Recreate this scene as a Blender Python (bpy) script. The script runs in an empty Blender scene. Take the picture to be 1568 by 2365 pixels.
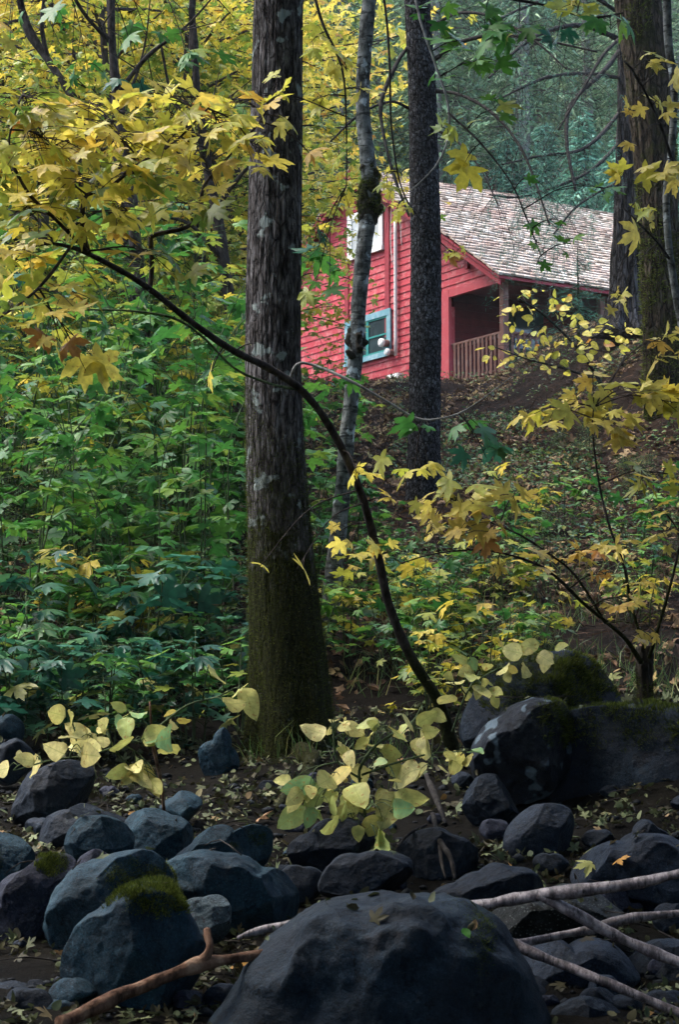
import bpy, bmesh, math, random
import numpy as np
from mathutils import Vector
from mathutils.bvhtree import BVHTree

random.seed(11)
rng = np.random.default_rng(11)
SC = bpy.context.scene
COL = SC.collection

# ------------------------------------------------------------------ camera
F = 4599.0                       # focal length in units of the 1568 x 2365 layout grid
PITCH = math.radians(5.7)
cam_d = bpy.data.cameras.new("camera")
cam_d.sensor_fit = 'VERTICAL'; cam_d.sensor_height = 36.0; cam_d.lens = 36.0 * F / 2365.0
cam_d.clip_start = 0.1; cam_d.clip_end = 1000.0
cam = bpy.data.objects.new("camera", cam_d); COL.objects.link(cam)
cam.location = (0, 0, 0); cam.rotation_euler = (math.pi / 2 + PITCH, 0, 0)
cam_d.dof.use_dof = True; cam_d.dof.focus_distance = 16.0; cam_d.dof.aperture_fstop = 13.0
SC.camera = cam

# ------------------------------------------------------------------ sky, sun, exposure
SUN_EL, SUN_AZ = math.radians(62), math.radians(285)     # high on the left, slightly beyond the camera
world = bpy.data.worlds.new("World"); SC.world = world; world.use_nodes = True
wn = world.node_tree.nodes; wl = world.node_tree.links
sky = wn.new("ShaderNodeTexSky"); sky.sky_type = 'NISHITA'; sky.sun_disc = False
sky.sun_elevation = SUN_EL; sky.sun_rotation = SUN_AZ
sky.dust_density = 2.5; sky.air_density = 1.0
wn["Background"].inputs[1].default_value = 0.15
wl.new(sky.outputs[0], wn["Background"].inputs[0])
sun_d = bpy.data.lights.new("sun", 'SUN'); sun_d.energy = 1.5; sun_d.angle = math.radians(40); sun_d.color = (1, .95, .87)
sun = bpy.data.objects.new("sun", sun_d); COL.objects.link(sun)
_d = Vector((math.sin(SUN_AZ) * math.cos(SUN_EL), math.cos(SUN_AZ) * math.cos(SUN_EL), math.sin(SUN_EL)))
sun.rotation_euler = _d.to_track_quat('Z', 'Y').to_euler()
vs = SC.view_settings
vs.view_transform = 'Standard'; vs.look = 'None'; vs.gamma = 1.0; vs.exposure = 2.35
cy = SC.cycles
cy.max_bounces = 6; cy.diffuse_bounces = 2; cy.glossy_bounces = 2; cy.transmission_bounces = 4
cy.transparent_max_bounces = 4; cy.caustics_reflective = False; cy.caustics_refractive = False

# ------------------------------------------------------------------ maths helpers
def nrm(a):
    return a / np.maximum(np.linalg.norm(a, axis=-1, keepdims=True), 1e-9)

def at(px, py, Y):
    r = (px - 784.0) / F; u = (1182.5 - py) / F
    dy = math.cos(PITCH) - u * math.sin(PITCH); dz = math.sin(PITCH) + u * math.cos(PITCH)
    return np.array([r / dy * Y, Y, dz / dy * Y])

def _h(ix, iy, iz, seed):
    h = (ix * 374761393 + iy * 668265263 + iz * 2147483647 + seed * 974634777) & 0xFFFFFFFF
    h = ((h ^ (h >> 13)) * 1274126177) & 0xFFFFFFFF
    h = ((h ^ (h >> 16)) * 2246822519) & 0xFFFFFFFF
    return (h ^ (h >> 15)) / 4294967295.0 * 2 - 1

def vnoise(p, seed=0):
    p = np.asarray(p, float); i = np.floor(p).astype(np.int64); f = p - i
    f = f * f * f * (f * (f * 6 - 15) + 10)
    x, y, z = i[:, 0], i[:, 1], i[:, 2]; out = 0
    for dx in (0, 1):
        wx = f[:, 0] if dx else 1 - f[:, 0]
        for dy in (0, 1):
            wy = f[:, 1] if dy else 1 - f[:, 1]
            for dz in (0, 1):
                wz = f[:, 2] if dz else 1 - f[:, 2]
                out = out + wx * wy * wz * _h(x + dx, y + dy, z + dz, seed)
    return out

def fbm(p, oct=4, seed=0, gain=.5):
    p = np.asarray(p, float); s = 0; a = 1.0
    for k in range(oct):
        s = s + a * vnoise(p * (2.03 ** k) + 17.3 * k, seed + k); a *= gain
    return s

def sstep(a, b, x):
    t = np.clip((x - a) / (b - a), 0, 1); return t * t * (3 - 2 * t)

# ------------------------------------------------------------------ terrain
_GY = np.array([-60, -20, 0, 6, 8, 10, 12, 13, 15, 18, 22, 27, 33, 38, 41, 47, 56, 70, 90, 110, 140, 220], float)
_GZ = np.array([2, -1.0, -1.4, -1.27, -1.10, -.80, -.45, -.28, .25, 1.10, 2.15, 3.40, 4.85, 6.15, 6.85, 7.3, 9.5, 16, 29, 43, 60, 90], float)
_fy = np.arange(-60, 220.01, .1); _fz = np.interp(_fy, _GY, _GZ)
_k = np.hanning(21); _k /= _k.sum()
_fz = np.convolve(np.pad(_fz, 10, mode='edge'), _k, 'valid')

def gz(x, y, detail=True):
    x = np.asarray(x, float); y = np.asarray(y, float)
    z = np.interp(y, _fy, _fz)
    z = z + 1.35 * sstep(2.7, 4.9, x) * sstep(20, 30, y) * (1 - .8 * sstep(36, 46, y))
    z = z + .35 * sstep(.9, 2.2, x) * sstep(9.5, 11.5, y) * (1 - sstep(12.5, 15, y))
    z = z + .25 * np.abs(x / 12) ** 2 * sstep(2, 30, y)
    if detail:
        sh = np.shape(z); q = np.stack([np.ravel(x + 0 * z), np.ravel(y + 0 * z), np.zeros(np.size(z))], 1)
        d = .10 * fbm(q * .7, 3, 5) + .03 * fbm(q * 3.1, 3, 9)
        z = z + d.reshape(sh) * (.5 + .5 * sstep(14, 20, y))
    return z

_MY = np.arange(5.5, 120, .04)
def ground_at(px, py):
    r0 = at(px, py, 1.0)
    zz = gz(r0[0] * _MY, _MY); hit = np.nonzero(r0[2] * _MY <= zz)[0]
    Y = _MY[hit[0]] if len(hit) else 100.0
    return np.array([r0[0] * Y, Y, float(gz(r0[0] * Y, Y))])

def on_ground(px, Y):
    x = (px - 784.0) / F * Y
    return np.array([x, Y, float(gz(x, Y))])

# ------------------------------------------------------------------ mesh builder
class MB:
    def __init__(s): s.V = []; s.T = []; s.Q = []; s.v = []; s.uv = []; s.n = 0
    def add(s, V, T=None, Q=None, v=0.5, uv=None):
        V = np.asarray(V, float).reshape(-1, 3)
        if T is not None and len(T): s.T.append(np.asarray(T, np.int64) + s.n)
        if Q is not None and len(Q): s.Q.append(np.asarray(Q, np.int64) + s.n)
        s.V.append(V); s.v.append(np.broadcast_to(np.asarray(v, float), (len(V),)).copy()); s.uv.append(uv); s.n += len(V)
    def arrays(s):
        V = np.concatenate(s.V)
        T = np.concatenate(s.T) if s.T else np.zeros((0, 3), np.int64)
        Q = np.concatenate(s.Q) if s.Q else np.zeros((0, 4), np.int64)
        return V, T, Q, np.concatenate(s.v)
    def build(s, name, mat, parent=None, smooth=True):
        V, T, Q, v = s.arrays()
        if parent is not None: V = V - wloc(parent)
        me = bpy.data.meshes.new(name)
        me.vertices.add(len(V)); me.vertices.foreach_set('co', V.astype(np.float32).ravel())
        nl = T.size + Q.size; me.loops.add(nl)
        me.loops.foreach_set('vertex_index', np.concatenate([T.ravel(), Q.ravel()]).astype(np.int32))
        me.polygons.add(len(T) + len(Q))
        ls = np.concatenate([np.arange(len(T)) * 3, T.size + np.arange(len(Q)) * 4]).astype(np.int32)
        me.polygons.foreach_set('loop_start', ls)
        me.polygons.foreach_set('use_smooth', np.full(len(T) + len(Q), smooth, dtype=bool))
        a = me.attributes.new('v', 'FLOAT', 'POINT'); a.data.foreach_set('value', v.astype(np.float32))
        if any(u is not None for u in s.uv):
            W_ = np.concatenate([np.zeros((len(a_), 3)) if u is None else u for u, a_ in zip(s.uv, s.V)])
            b = me.attributes.new('leaf_xy', 'FLOAT_VECTOR', 'POINT'); b.data.foreach_set('vector', W_.astype(np.float32).ravel())
        me.update(calc_edges=True)
        if mat: me.materials.append(mat)
        o = bpy.data.objects.new(name, me); COL.objects.link(o)
        if parent is not None: o.parent = parent
        return o

def wloc(o):
    p = np.array(o.location)
    while o.parent: o = o.parent; p = p + np.array(o.location)
    return p

def tag(o, label=None, cat=None, group=None, kind=None):
    if label: o['label'] = label
    if cat: o['category'] = cat
    if group: o['group'] = group
    if kind: o['kind'] = kind
    return o

def thing(name, label, cat, loc=(0, 0, 0), group=None):
    o = bpy.data.objects.new(name, None); COL.objects.link(o)
    o.location = Vector([float(c) for c in loc]); o.empty_display_size = .2
    return tag(o, label, cat, group)

def dup(root, loc, rz=0.0, sc=1.0, label=None, group=None, tilt=0.0):
    r = root.copy(); COL.objects.link(r)
    r.location = Vector([float(c) for c in loc]); r.rotation_euler = (tilt * math.cos(rz * 3), tilt * math.sin(rz * 5), rz); r.scale = (sc, sc, sc)
    if label: r['label'] = label
    if group: r['group'] = group
    for ch in list(root.children):
        c = ch.copy(); COL.objects.link(c); c.parent = r
        for g in list(ch.children):
            d = g.copy(); COL.objects.link(d); d.parent = c
    return r

def recolour(root, part, m):
    for c in root.children:
        if c.name.split('.')[0] == part:
            c.material_slots[0].link = 'OBJECT'; c.material_slots[0].material = m

# ------------------------------------------------------------------ shape helpers
def smooth_path(pts, step):
    pts = np.asarray(pts, float); n = len(pts)
    if n == 2: pp = np.array([2 * pts[0] - pts[1], pts[0], pts[1], 2 * pts[1] - pts[0]])
    else: pp = np.vstack([2 * pts[0] - pts[1], pts, 2 * pts[-1] - pts[-2]])
    out = []; par = []
    for i in range(1, len(pp) - 2):
        p0, p1, p2, p3 = pp[i - 1], pp[i], pp[i + 1], pp[i + 2]
        k = max(2, int(np.linalg.norm((p2 - p1)[:3]) / step) + 1)
        for t in np.linspace(0, 1, k, endpoint=False):
            out.append(.5 * ((2 * p1) + (-p0 + p2) * t + (2 * p0 - 5 * p1 + 4 * p2 - p3) * t * t + (-p0 + 3 * p1 - 3 * p2 + p3) * t ** 3))
    out.append(pp[-2]); return np.array(out)

def frames(C):
    T = nrm(np.gradient(C, axis=0)); N = np.zeros_like(T)
    a = np.array([0, 0, 1.]) if abs(T[0][2]) < .9 else np.array([1., 0, 0])
    n = a - T[0] * a.dot(T[0]); n /= np.linalg.norm(n)
    for i in range(len(T)):
        n = n - T[i] * n.dot(T[i]); n = n / max(np.linalg.norm(n), 1e-9); N[i] = n
    return T, N, np.cross(T, N)

def tube(mb, pts, radii, n=6, step=.1, v=.5, rough=0.0, seed=0, disp=None, freq=8):
    pts = np.asarray(pts, float); radii = np.broadcast_to(np.asarray(radii, float), (len(pts),))
    P = smooth_path(np.column_stack([pts, radii]), step); C = P[:, :3]; R = np.maximum(P[:, 3], 1e-4)
    T, N, B = frames(C); th = np.linspace(0, 2 * math.pi, n, endpoint=False)
    dirs = N[:, None, :] * np.cos(th)[None, :, None] + B[:, None, :] * np.sin(th)[None, :, None]
    V = C[:, None, :] + dirs * R[:, None, None]; m = len(C)
    if rough: 
        nz = fbm(V.reshape(-1, 3) * freq, 3, seed).reshape(m, n)
        V = V + dirs * (nz * rough * R[:, None])[:, :, None]
    if disp is not None:
        L = np.concatenate([[0], np.cumsum(np.linalg.norm(np.diff(C, axis=0), axis=1))])
        dd = disp(np.broadcast_to(th, (m, n)).ravel(), np.repeat(L, n), np.repeat(R, n)).reshape(m, n)
        V = V + dirs * dd[:, :, None]
    i = np.arange(m - 1)[:, None]; j = np.arange(n)[None, :]; j2 = (j + 1) % n
    Q = np.stack([i * n + j, i * n + j2, (i + 1) * n + j2, (i + 1) * n + j], -1).reshape(-1, 4)
    VV = np.vstack([V.reshape(-1, 3), C[0], C[-1]])
    jj = np.arange(n); a = m * n
    T1 = np.stack([np.full(n, a), (jj + 1) % n, jj], 1); T2 = np.stack([np.full(n, a + 1), (m - 1) * n + jj, (m - 1) * n + (jj + 1) % n], 1)
    mb.add(VV, np.vstack([T1, T2]), Q, v)
    return C, R

def box(mb, lo, hi, X=(1, 0, 0), Yv=(0, 1, 0), Z=(0, 0, 1), O=(0, 0, 0), v=.5):
    X, Yv, Z, O = map(lambda a: np.asarray(a, float), (X, Yv, Z, O)); c = []
    for k in (lo[2], hi[2]):
        for (i, j) in ((lo[0], lo[1]), (hi[0], lo[1]), (hi[0], hi[1]), (lo[0], hi[1])):
            c.append(O + X * i + Yv * j + Z * k)
    mb.add(c, None, [[3, 2, 1, 0], [4, 5, 6, 7], [0, 1, 5, 4], [1, 2, 6, 5], [2, 3, 7, 6], [3, 0, 4, 7]], v)

# leaf templates: x along the midrib, y across, z up
def _fan(half, tip, c=(.14, 0), droop=.18, fold=.05):
    pts = [(0.0, 0.0)] + half + [tip] + [(x, -y) for x, y in reversed(half)]
    V = [(c[0], 0, 0)] + [(x, y, -droop * (x * x + y * y) - 0 * y) for x, y in pts]
    V = np.array(V, float); n = len(pts)
    T = [[0, 1 + i, 1 + (i + 1) % n] for i in range(n)]
    return V, np.array(T)
def pol(a, r): return (math.cos(math.radians(a)) * r + .12, math.sin(math.radians(a)) * r)
MAPLE = _fan([pol(150, .26), pol(128, .52), pol(114, .72), pol(104, .56), pol(86, .36), pol(76, .62), pol(66, .70), pol(60, .86), pol(52, 1.02), pol(46, .82), pol(37, .78), pol(27, .42), pol(22, .66), pol(17, .84), pol(9, .82)], pol(0, 1.14))
MAPLE2 = _fan([pol(118, .68), pol(88, .38), pol(66, .70), pol(52, 1.0), pol(38, .72), pol(27, .42), pol(16, .80)], pol(0, 1.1))
def _oval(w=.335, n=7, droop=.14, fold=.035):
    V = []; xs = np.linspace(0, 1, n + 1)
    for x in xs:
        h = w * (math.sin(math.pi * min(1, x ** .72)) ** .75) if 0 < x < 1 else 0.0
        for f in (0, .5, 1, -.5, -1):
            V.append((x, h * f, -droop * x * x + fold * abs(f) ** 1.6 * h / w + .022 * math.sin(x * 17 + 2 * f) * f * f))
    T = []
    for i in range(n):
        a, b = 5 * i, 5 * i + 5
        for p, q in ((0, 1), (1, 2)): T += [[a + p, b + p, b + q], [a + p, b + q, a + q]]
        for p, q in ((0, 3), (3, 4)): T += [[a + p, b + q, b + p], [a + p, a + q, b + q]]
    V = np.array(V); T = np.array(T)
    ar = np.linalg.norm(np.cross(V[T[:, 1]] - V[T[:, 0]], V[T[:, 2]] - V[T[:, 0]]), axis=1)
    return V, T[ar > 1e-8]
OVAL = _oval()
OVAL2 = (np.array([(0, 0, 0), (.45, .27, .04), (1, 0, -.12), (.45, -.27, .04)], float), np.array([[0, 1, 2], [0, 2, 3]])[:, ::-1])
BLADE = (np.array([(0, -.5, 0), (0, .5, 0), (.55, .35, 0), (.55, -.35, 0), (1, 0, 0)], float) * [1, .16, 1], np.array([[0, 2, 1], [0, 3, 2], [3, 4, 2]]))
CURL = (np.array([(0, 0, 0), (.3, .34, .22), (.35, 0, 0), (.3, -.34, .18), (.75, .25, .30), (.8, 0, .08), (.75, -.28, .24), (1.1, 0, .3)], float),
        np.array([[0, 2, 1], [0, 3, 2], [1, 2, 4], [2, 5, 4], [2, 3, 5], [3, 6, 5], [4, 5, 7], [5, 6, 7]]))

def leaves(mb, tmpl, P, A, N, S, v):
    P = np.asarray(P, float); n = len(P)
    if n == 0: return
    tv, tt = tmpl
    A = nrm(np.asarray(A, float)); N = np.asarray(N, float); N = nrm(N - A * (N * A).sum(1, keepdims=True)); B = np.cross(N, A)
    S = np.broadcast_to(np.asarray(S, float), (n,))
    W = S * rng.uniform(.82, 1.12, n); Dz = S * rng.uniform(.3, 1.8, n)
    V = P[:, None, :] + A[:, None, :] * (tv[None, :, 0] * S[:, None])[:, :, None] + B[:, None, :] * (tv[None, :, 1] * W[:, None])[:, :, None] + N[:, None, :] * (tv[None, :, 2] * Dz[:, None])[:, :, None]
    k1 = rng.normal(0, .16, n); k2 = rng.normal(0, .22, n); k3 = rng.normal(0, .12, n)
    kf = .45 if tmpl is OVAL else 1.0
    ex = kf * S[:, None] * (k1[:, None] * tv[None, :, 1] ** 2 + k2[:, None] * tv[None, :, 0] * tv[None, :, 1] + k3[:, None] * np.sin(tv[None, :, 0] * 5) * .5); V = V + N[:, None, :] * ex[:, :, None]
    T = tt[None] + (np.arange(n) * len(tv))[:, None, None]
    mb.add(V.reshape(-1, 3), T.reshape(-1, 3), None, np.repeat(np.broadcast_to(np.asarray(v, float), (n,)), len(tv)), np.tile(tv * [1, 1, 0], (n, 1)) if tmpl is OVAL else None)

def rdir(n): return nrm(rng.normal(size=(n, 3)))

# ------------------------------------------------------------------ materials
def new_mat(name):
    m = bpy.data.materials.new(name); m.use_nodes = True
    n = m.node_tree.nodes; l = m.node_tree.links
    return m, n, l, n['Principled BSDF']

def ramp(n, stops, interp='LINEAR'):
    r = n.new('ShaderNodeValToRGB'); e = r.color_ramp; e.interpolation = interp
    while len(e.elements) < len(stops): e.elements.new(.5)
    for el, (p, c) in zip(e.elements, stops):
        el.position = p; el.color = (c[0], c[1], c[2], 1)
    return r

def noise(n, l, scale, detail=4, rough=.55, coord='Object', sc=(1, 1, 1)):
    tc = n.new('ShaderNodeTexCoord'); mp = n.new('ShaderNodeMapping'); mp.inputs['Scale'].default_value = sc
    t = n.new('ShaderNodeTexNoise'); t.inputs['Scale'].default_value = scale; t.inputs['Detail'].default_value = detail; t.inputs['Roughness'].default_value = rough
    l.new(tc.outputs[coord], mp.inputs[0]); l.new(mp.outputs[0], t.inputs['Vector'])
    return t

def mixc(n, l, fac, a, b, mode='MIX'):
    x = n.new('ShaderNodeMix'); x.data_type = 'RGBA'; x.blend_type = mode
    for s, q in ((0, fac), (6, a), (7, b)):
        if isinstance(q, (int, float)): x.inputs[s].default_value = q
        elif isinstance(q, tuple): x.inputs[s].default_value = (q[0], q[1], q[2], 1)
        else: l.new(q, x.inputs[s])
    return x.outputs[2]

def leaf_mat(name, stops, transl=.4, rough=.42, spec=.28, blotch=None, veins=False):
    m, n, l, p = new_mat(name)
    a = n.new('ShaderNodeAttribute'); a.attribute_name = 'v'
    r = ramp(n, stops); l.new(a.outputs['Fac'], r.inputs[0]); c = r.outputs[0]
    t = noise(n, l, 22, 3); rr = ramp(n, [(.35, (.72, .72, .7)), (.65, (1.15, 1.15, 1.1))]); l.new(t.outputs[0], rr.inputs[0])
    c = mixc(n, l, 1.0, c, rr.outputs[0], 'MULTIPLY')
    if blotch:
        t2 = noise(n, l, 45, 2); r2 = ramp(n, [(.62, (0, 0, 0)), (.70, (1, 1, 1))]); l.new(t2.outputs[0], r2.inputs[0])
        c = mixc(n, l, r2.outputs[0], c, blotch)
    if veins:
        av = n.new('ShaderNodeAttribute'); av.attribute_name = 'leaf_xy'; sx = n.new('ShaderNodeSeparateXYZ'); l.new(av.outputs['Vector'], sx.inputs[0])
        def mth(op, a_, b_=None):
            q = n.new('ShaderNodeMath'); q.operation = op
            for k_, w_ in enumerate((a_, b_)):
                if w_ is None: continue
                if isinstance(w_, (int, float)): q.inputs[k_].default_value = w_
                else: l.new(w_, q.inputs[k_])
            return q.outputs[0]
        ay = mth('ABSOLUTE', sx.outputs[1]); mid = mth('LESS_THAN', ay, .014)
        sd = mth('PINGPONG', mth('SUBTRACT', sx.outputs[0], mth('MULTIPLY', ay, .9)), .075); sv = mth('LESS_THAN', sd, .008)
        vf = mth('MAXIMUM', mid, mth('MULTIPLY', sv, .6)); c = mixc(n, l, mth('MULTIPLY', vf, .55), c, (.30, .33, .08))
        eg = n.new('ShaderNodeMapRange'); eg.inputs[1].default_value = .22; eg.inputs[2].default_value = .42; eg.inputs[4].default_value = .3; l.new(mth('ADD', ay, mth('MULTIPLY', t.outputs[0], .12)), eg.inputs[0]); c = mixc(n, l, eg.outputs[0], c, (.42, .30, .07))
    l.new(c, p.inputs['Base Color']); p.inputs['Roughness'].default_value = rough; p.inputs['Specular IOR Level'].default_value = spec
    tr = n.new('ShaderNodeBsdfTranslucent'); l.new(c, tr.inputs[0])
    mx = n.new('ShaderNodeMixShader'); mx.inputs[0].default_value = transl
    l.new(p.outputs[0], mx.inputs[1]); l.new(tr.outputs[0], mx.inputs[2])
    l.new(mx.outputs[0], n['Material Output'].inputs[0])
    return m

YEL = [(0, (.44, .48, .06)), (.25, (.66, .60, .09)), (.7, (.80, .66, .13)), (.93, (.66, .44, .07)), (1, (.45, .20, .04))]
YGR = [(0, (.10, .19, .035)), (.4, (.26, .33, .05)), (.75, (.55, .48, .06)), (1, (.66, .48, .07))]
GRN = [(0, (.028, .105, .030)), (.5, (.055, .20, .035)), (.85, (.13, .29, .04)), (1, (.34, .36, .06))]
TEAL = [(0, (.014, .075, .050)), (.55, (.030, .14, .085)), (.93, (.07, .18, .06)), (1, (.30, .29, .07))]
M_YEL = leaf_mat('yellow_maple_leaf', YEL, .5, .5, .4, (.40, .24, .04))
M_YELD = leaf_mat('shaded_yellow_maple_leaf', [(0, (.34, .36, .07)), (.25, (.48, .43, .09)), (.7, (.58, .45, .10)), (.93, (.55, .34, .07)), (1, (.40, .19, .05))], .38, .5, .2, (.34, .20, .05))  # duller copy of the yellow leaf, with shade put into its colours
M_YGR = leaf_mat('turning_maple_leaf', YGR, .42)
M_GRN = leaf_mat('green_maple_leaf', GRN, .38)
M_TEAL = leaf_mat('blue_green_maple_leaf', TEAL, .3, .42, .3)
M_OVY = leaf_mat('pale_yellow_oval_leaf', [(0, (.20, .36, .15)), (.12, (.38, .44, .14)), (.3, (.52, .50, .14)), (.7, (.68, .62, .28)), (1, (.52, .42, .10))], .3, .55, .2, (.34, .20, .06), True)
M_SHRUB = leaf_mat('small_shrub_leaf', [(0, (.03, .08, .03)), (.6, (.07, .16, .05)), (.9, (.16, .22, .06)), (1, (.30, .24, .06))], .3)
M_CANOPY = leaf_mat('canopy_leaf', [(0, (.03, .08, .02)), (1, (.09, .14, .03))], .12)
M_NEEDLE = leaf_mat('conifer_needle', [(0, (.05, .16, .12)), (.6, (.13, .33, .24)), (1, (.25, .45, .32))], .25, .55, .15)
M_OLIVE = leaf_mat('olive_conifer_needle', [(0, (.07, .14, .08)), (.6, (.17, .30, .17)), (1, (.32, .42, .24))], .25, .55, .15)
M_IVY = leaf_mat('ivy_leaf', [(0, (.03, .12, .07)), (.7, (.06, .25, .15)), (1, (.14, .36, .22))], .2, .3, .7)
M_LITTER = leaf_mat('fallen_leaf', [(0, (.02, .011, .007)), (.3, (.055, .032, .019)), (.55, (.14, .08, .045)), (.75, (.28, .19, .12)), (.9, (.40, .29, .12)), (1, (.12, .16, .06))], .12, .7, .1)
M_BLITTER = leaf_mat('creek_fallen_leaf', [(0, (.018, .014, .008)), (.35, (.055, .05, .024)), (.6, (.085, .11, .055)), (.8, (.18, .20, .10)), (.93, (.23, .15, .08)), (1, (.40, .22, .06))], .1, .6, .12)
M_NEEDLIT = leaf_mat('fallen_needles', [(0, (.015, .009, .006)), (.6, (.042, .024, .016)), (1, (.11, .065, .042))], .05, .8, .05)
M_ORANGE = leaf_mat('orange_dead_leaf', [(0, (.40, .18, .03)), (1, (.48, .26, .05))], .2, .6, .2, (.2, .08, .02))
M_TAN = leaf_mat('tan_dead_leaf', [(0, (.30, .17, .09)), (1, (.38, .24, .14))], .15, .6, .2, (.2, .1, .05))
M_GRASS = leaf_mat('grass_blade', [(0, (.05, .11, .03)), (.7, (.10, .18, .05)), (1, (.30, .28, .10))], .3)
M_MOSS = leaf_mat('moss', [(0, (.020, .026, .005)), (.6, (.075, .10, .014)), (1, (.17, .20, .03))], .2, .8, .1)

def bark_mat(name, dark, mid, light, scale=14, zs=.22, lichen=0.0, moss=None, moss_all=0.0, bump=.6, bands=0.0, lich_col=(.46, .50, .46), plates=None):
    m, n, l, p = new_mat(name)
    t = noise(n, l, scale, 6, .65, sc=(1, 1, zs)); r = ramp(n, [(.37, dark), (.50, mid), (.66, light)]); l.new(t.outputs[0], r.inputs[0]); c = r.outputs[0]
    t2 = noise(n, l, 2.2, 3); r2 = ramp(n, [(.3, (.62, .60, .6)), (.7, (1.2, 1.2, 1.2))]); l.new(t2.outputs[0], r2.inputs[0])
    c = mixc(n, l, 1.0, c, r2.outputs[0], 'MULTIPLY')
    hgt = None
    if plates:
        vc = n.new('ShaderNodeTexVoronoi'); vc.feature = 'DISTANCE_TO_EDGE'; vc.inputs['Scale'].default_value = plates[0]
        wn_ = noise(n, l, plates[0] * .5, 4, .6); tcw = n.new('ShaderNodeTexCoord'); wv = n.new('ShaderNodeVectorMath'); wv.operation = 'MULTIPLY_ADD'; l.new(wn_.outputs['Color'], wv.inputs[0]); wv.inputs[1].default_value = (1.2 / plates[0],) * 3; l.new(tcw.outputs['Object'], wv.inputs[2])
        mpv = n.new('ShaderNodeMapping'); mpv.inputs['Scale'].default_value = (1, 1, plates[1]); l.new(wv.outputs[0], mpv.inputs[0]); l.new(mpv.outputs[0], vc.inputs['Vector'])
        rc = ramp(n, [(.0, (plates[3],) * 3 if len(plates) > 3 else (.12, .11, .10)), (plates[2], (1, 1, 1))]); l.new(vc.outputs[0], rc.inputs[0]); c = mixc(n, l, 1.0, c, rc.outputs[0], 'MULTIPLY'); hgt = rc.outputs[0]
    if bands:
        tb = noise(n, l, 9, 4, .6, sc=(.6, .6, 3.0)); rb = ramp(n, [(.54, (0, 0, 0)), (.60, (1, 1, 1))]); l.new(tb.outputs[0], rb.inputs[0])
        f = n.new('ShaderNodeMath'); f.operation = 'MULTIPLY'; f.inputs[1].default_value = bands; l.new(rb.outputs[0], f.inputs[0])
        c = mixc(n, l, f.outputs[0], c, dark)
    if lichen:
        tl = noise(n, l, 7, 5, .5); rl = ramp(n, [(.66 - .1 * lichen, (0, 0, 0)), (.70 - .1 * lichen, (1, 1, 1))]); l.new(tl.outputs[0], rl.inputs[0])
        c = mixc(n, l, rl.outputs[0], c, lich_col)
    if moss is not None or moss_all:
        tm = noise(n, l, 5, 5, .65); tc = n.new('ShaderNodeTexCoord'); sx = n.new('ShaderNodeSeparateXYZ'); l.new(tc.outputs['Object'], sx.inputs[0])
        mr = n.new('ShaderNodeMapRange'); z0, z1 = moss if moss else (0, .001)
        mr.inputs[1].default_value = z0; mr.inputs[2].default_value = z1; mr.inputs[3].default_value = .55; mr.inputs[4].default_value = -.25 + moss_all
        l.new(sx.outputs[2], mr.inputs[0]); ad = n.new('ShaderNodeMath'); l.new(mr.outputs[0], ad.inputs[0]); l.new(tm.outputs[0], ad.inputs[1])
        rm = ramp(n, [(.58, (0, 0, 0)), (.72, (1, 1, 1))]); l.new(ad.outputs[0], rm.inputs[0])
        t3 = noise(n, l, 60, 3); r3 = ramp(n, [(.3, (.008, .009, .003)), (.7, (.034, .036, .008))]); l.new(t3.outputs[0], r3.inputs[0])
        c = mixc(n, l, rm.outputs[0], c, r3.outputs[0])
    l.new(c, p.inputs['Base Color']); p.inputs['Roughness'].default_value = .85; p.inputs['Specular IOR Level'].default_value = .08
    b = n.new('ShaderNodeBump'); b.inputs['Strength'].default_value = bump; b.inputs['Distance'].default_value = .02
    tb2 = noise(n, l, scale * 2.5, 6, .7, sc=(1, 1, zs * 1.4)); if_h = tb2.outputs[0]
    if hgt is not None:
        hm_ = n.new('ShaderNodeMath'); hm_.operation = 'MULTIPLY_ADD'; l.new(hgt, hm_.inputs[0]); hm_.inputs[1].default_value = 1.2; l.new(tb2.outputs[0], hm_.inputs[2]); if_h = hm_.outputs[0]
    l.new(if_h, b.inputs['Height']); l.new(b.outputs[0], p.inputs['Normal'])
    return m

B_MAPLE = bark_mat('grey_brown_fine_bark', (.020, .016, .013), (.10, .088, .082), (.24, .225, .215), 34, .22, .5, (.3, 3.0), bump=1.0, lich_col=(.30, .34, .31), plates=(30, .22, .12, .40))
B_ALDER = bark_mat('pale_mottled_bark', (.024, .025, .022), (.115, .122, .112), (.23, .24, .225), 13, .8, .3, (.0, .5), bands=.9, bump=.6, lich_col=(.36, .40, .40))
B_HEM = bark_mat('dark_scaly_bark', (0.012, 0.011, 0.012), (0.041, 0.041, 0.044), (0.121, 0.127, 0.138), 30, .55, .0, None, bump=1.0, plates=(26, .6, .14))
B_FIR = bark_mat('deep_furrowed_bark', (0.011, 0.009, 0.009), (0.042, 0.040, 0.042), (0.101, 0.101, 0.105), 16, .12, .0, None, bump=1.0, plates=(14, .16, .16))
B_MOSSY = bark_mat('mossy_bark', (0.016, 0.011, 0.007), (0.045, 0.034, 0.023), (0.081, 0.068, 0.050), 18, .2, .0, (.2, 1.2), .32, bump=1.0, plates=(16, .22, .15))
B_TWIG = bark_mat('dark_twig_bark', (0.011, 0.010, 0.009), (0.027, 0.024, 0.022), (0.060, 0.057, 0.051), 30, .5, bump=.3)
B_TWIGP = bark_mat('pale_twig_bark', (.10, .10, .09), (.20, .20, .19), (.30, .30, .28), 30, .5, bump=.3)
B_LEAN = bark_mat('smooth_dark_bark', (0.013, 0.010, 0.009), (0.036, 0.029, 0.026), (0.072, 0.060, 0.054), 20, .5, 0, (.1, .9), bump=.4)
B_GSTEM = bark_mat('green_stem', (.03, .05, .02), (.07, .10, .045), (.12, .15, .08), 20, .5, bump=.2)
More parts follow.
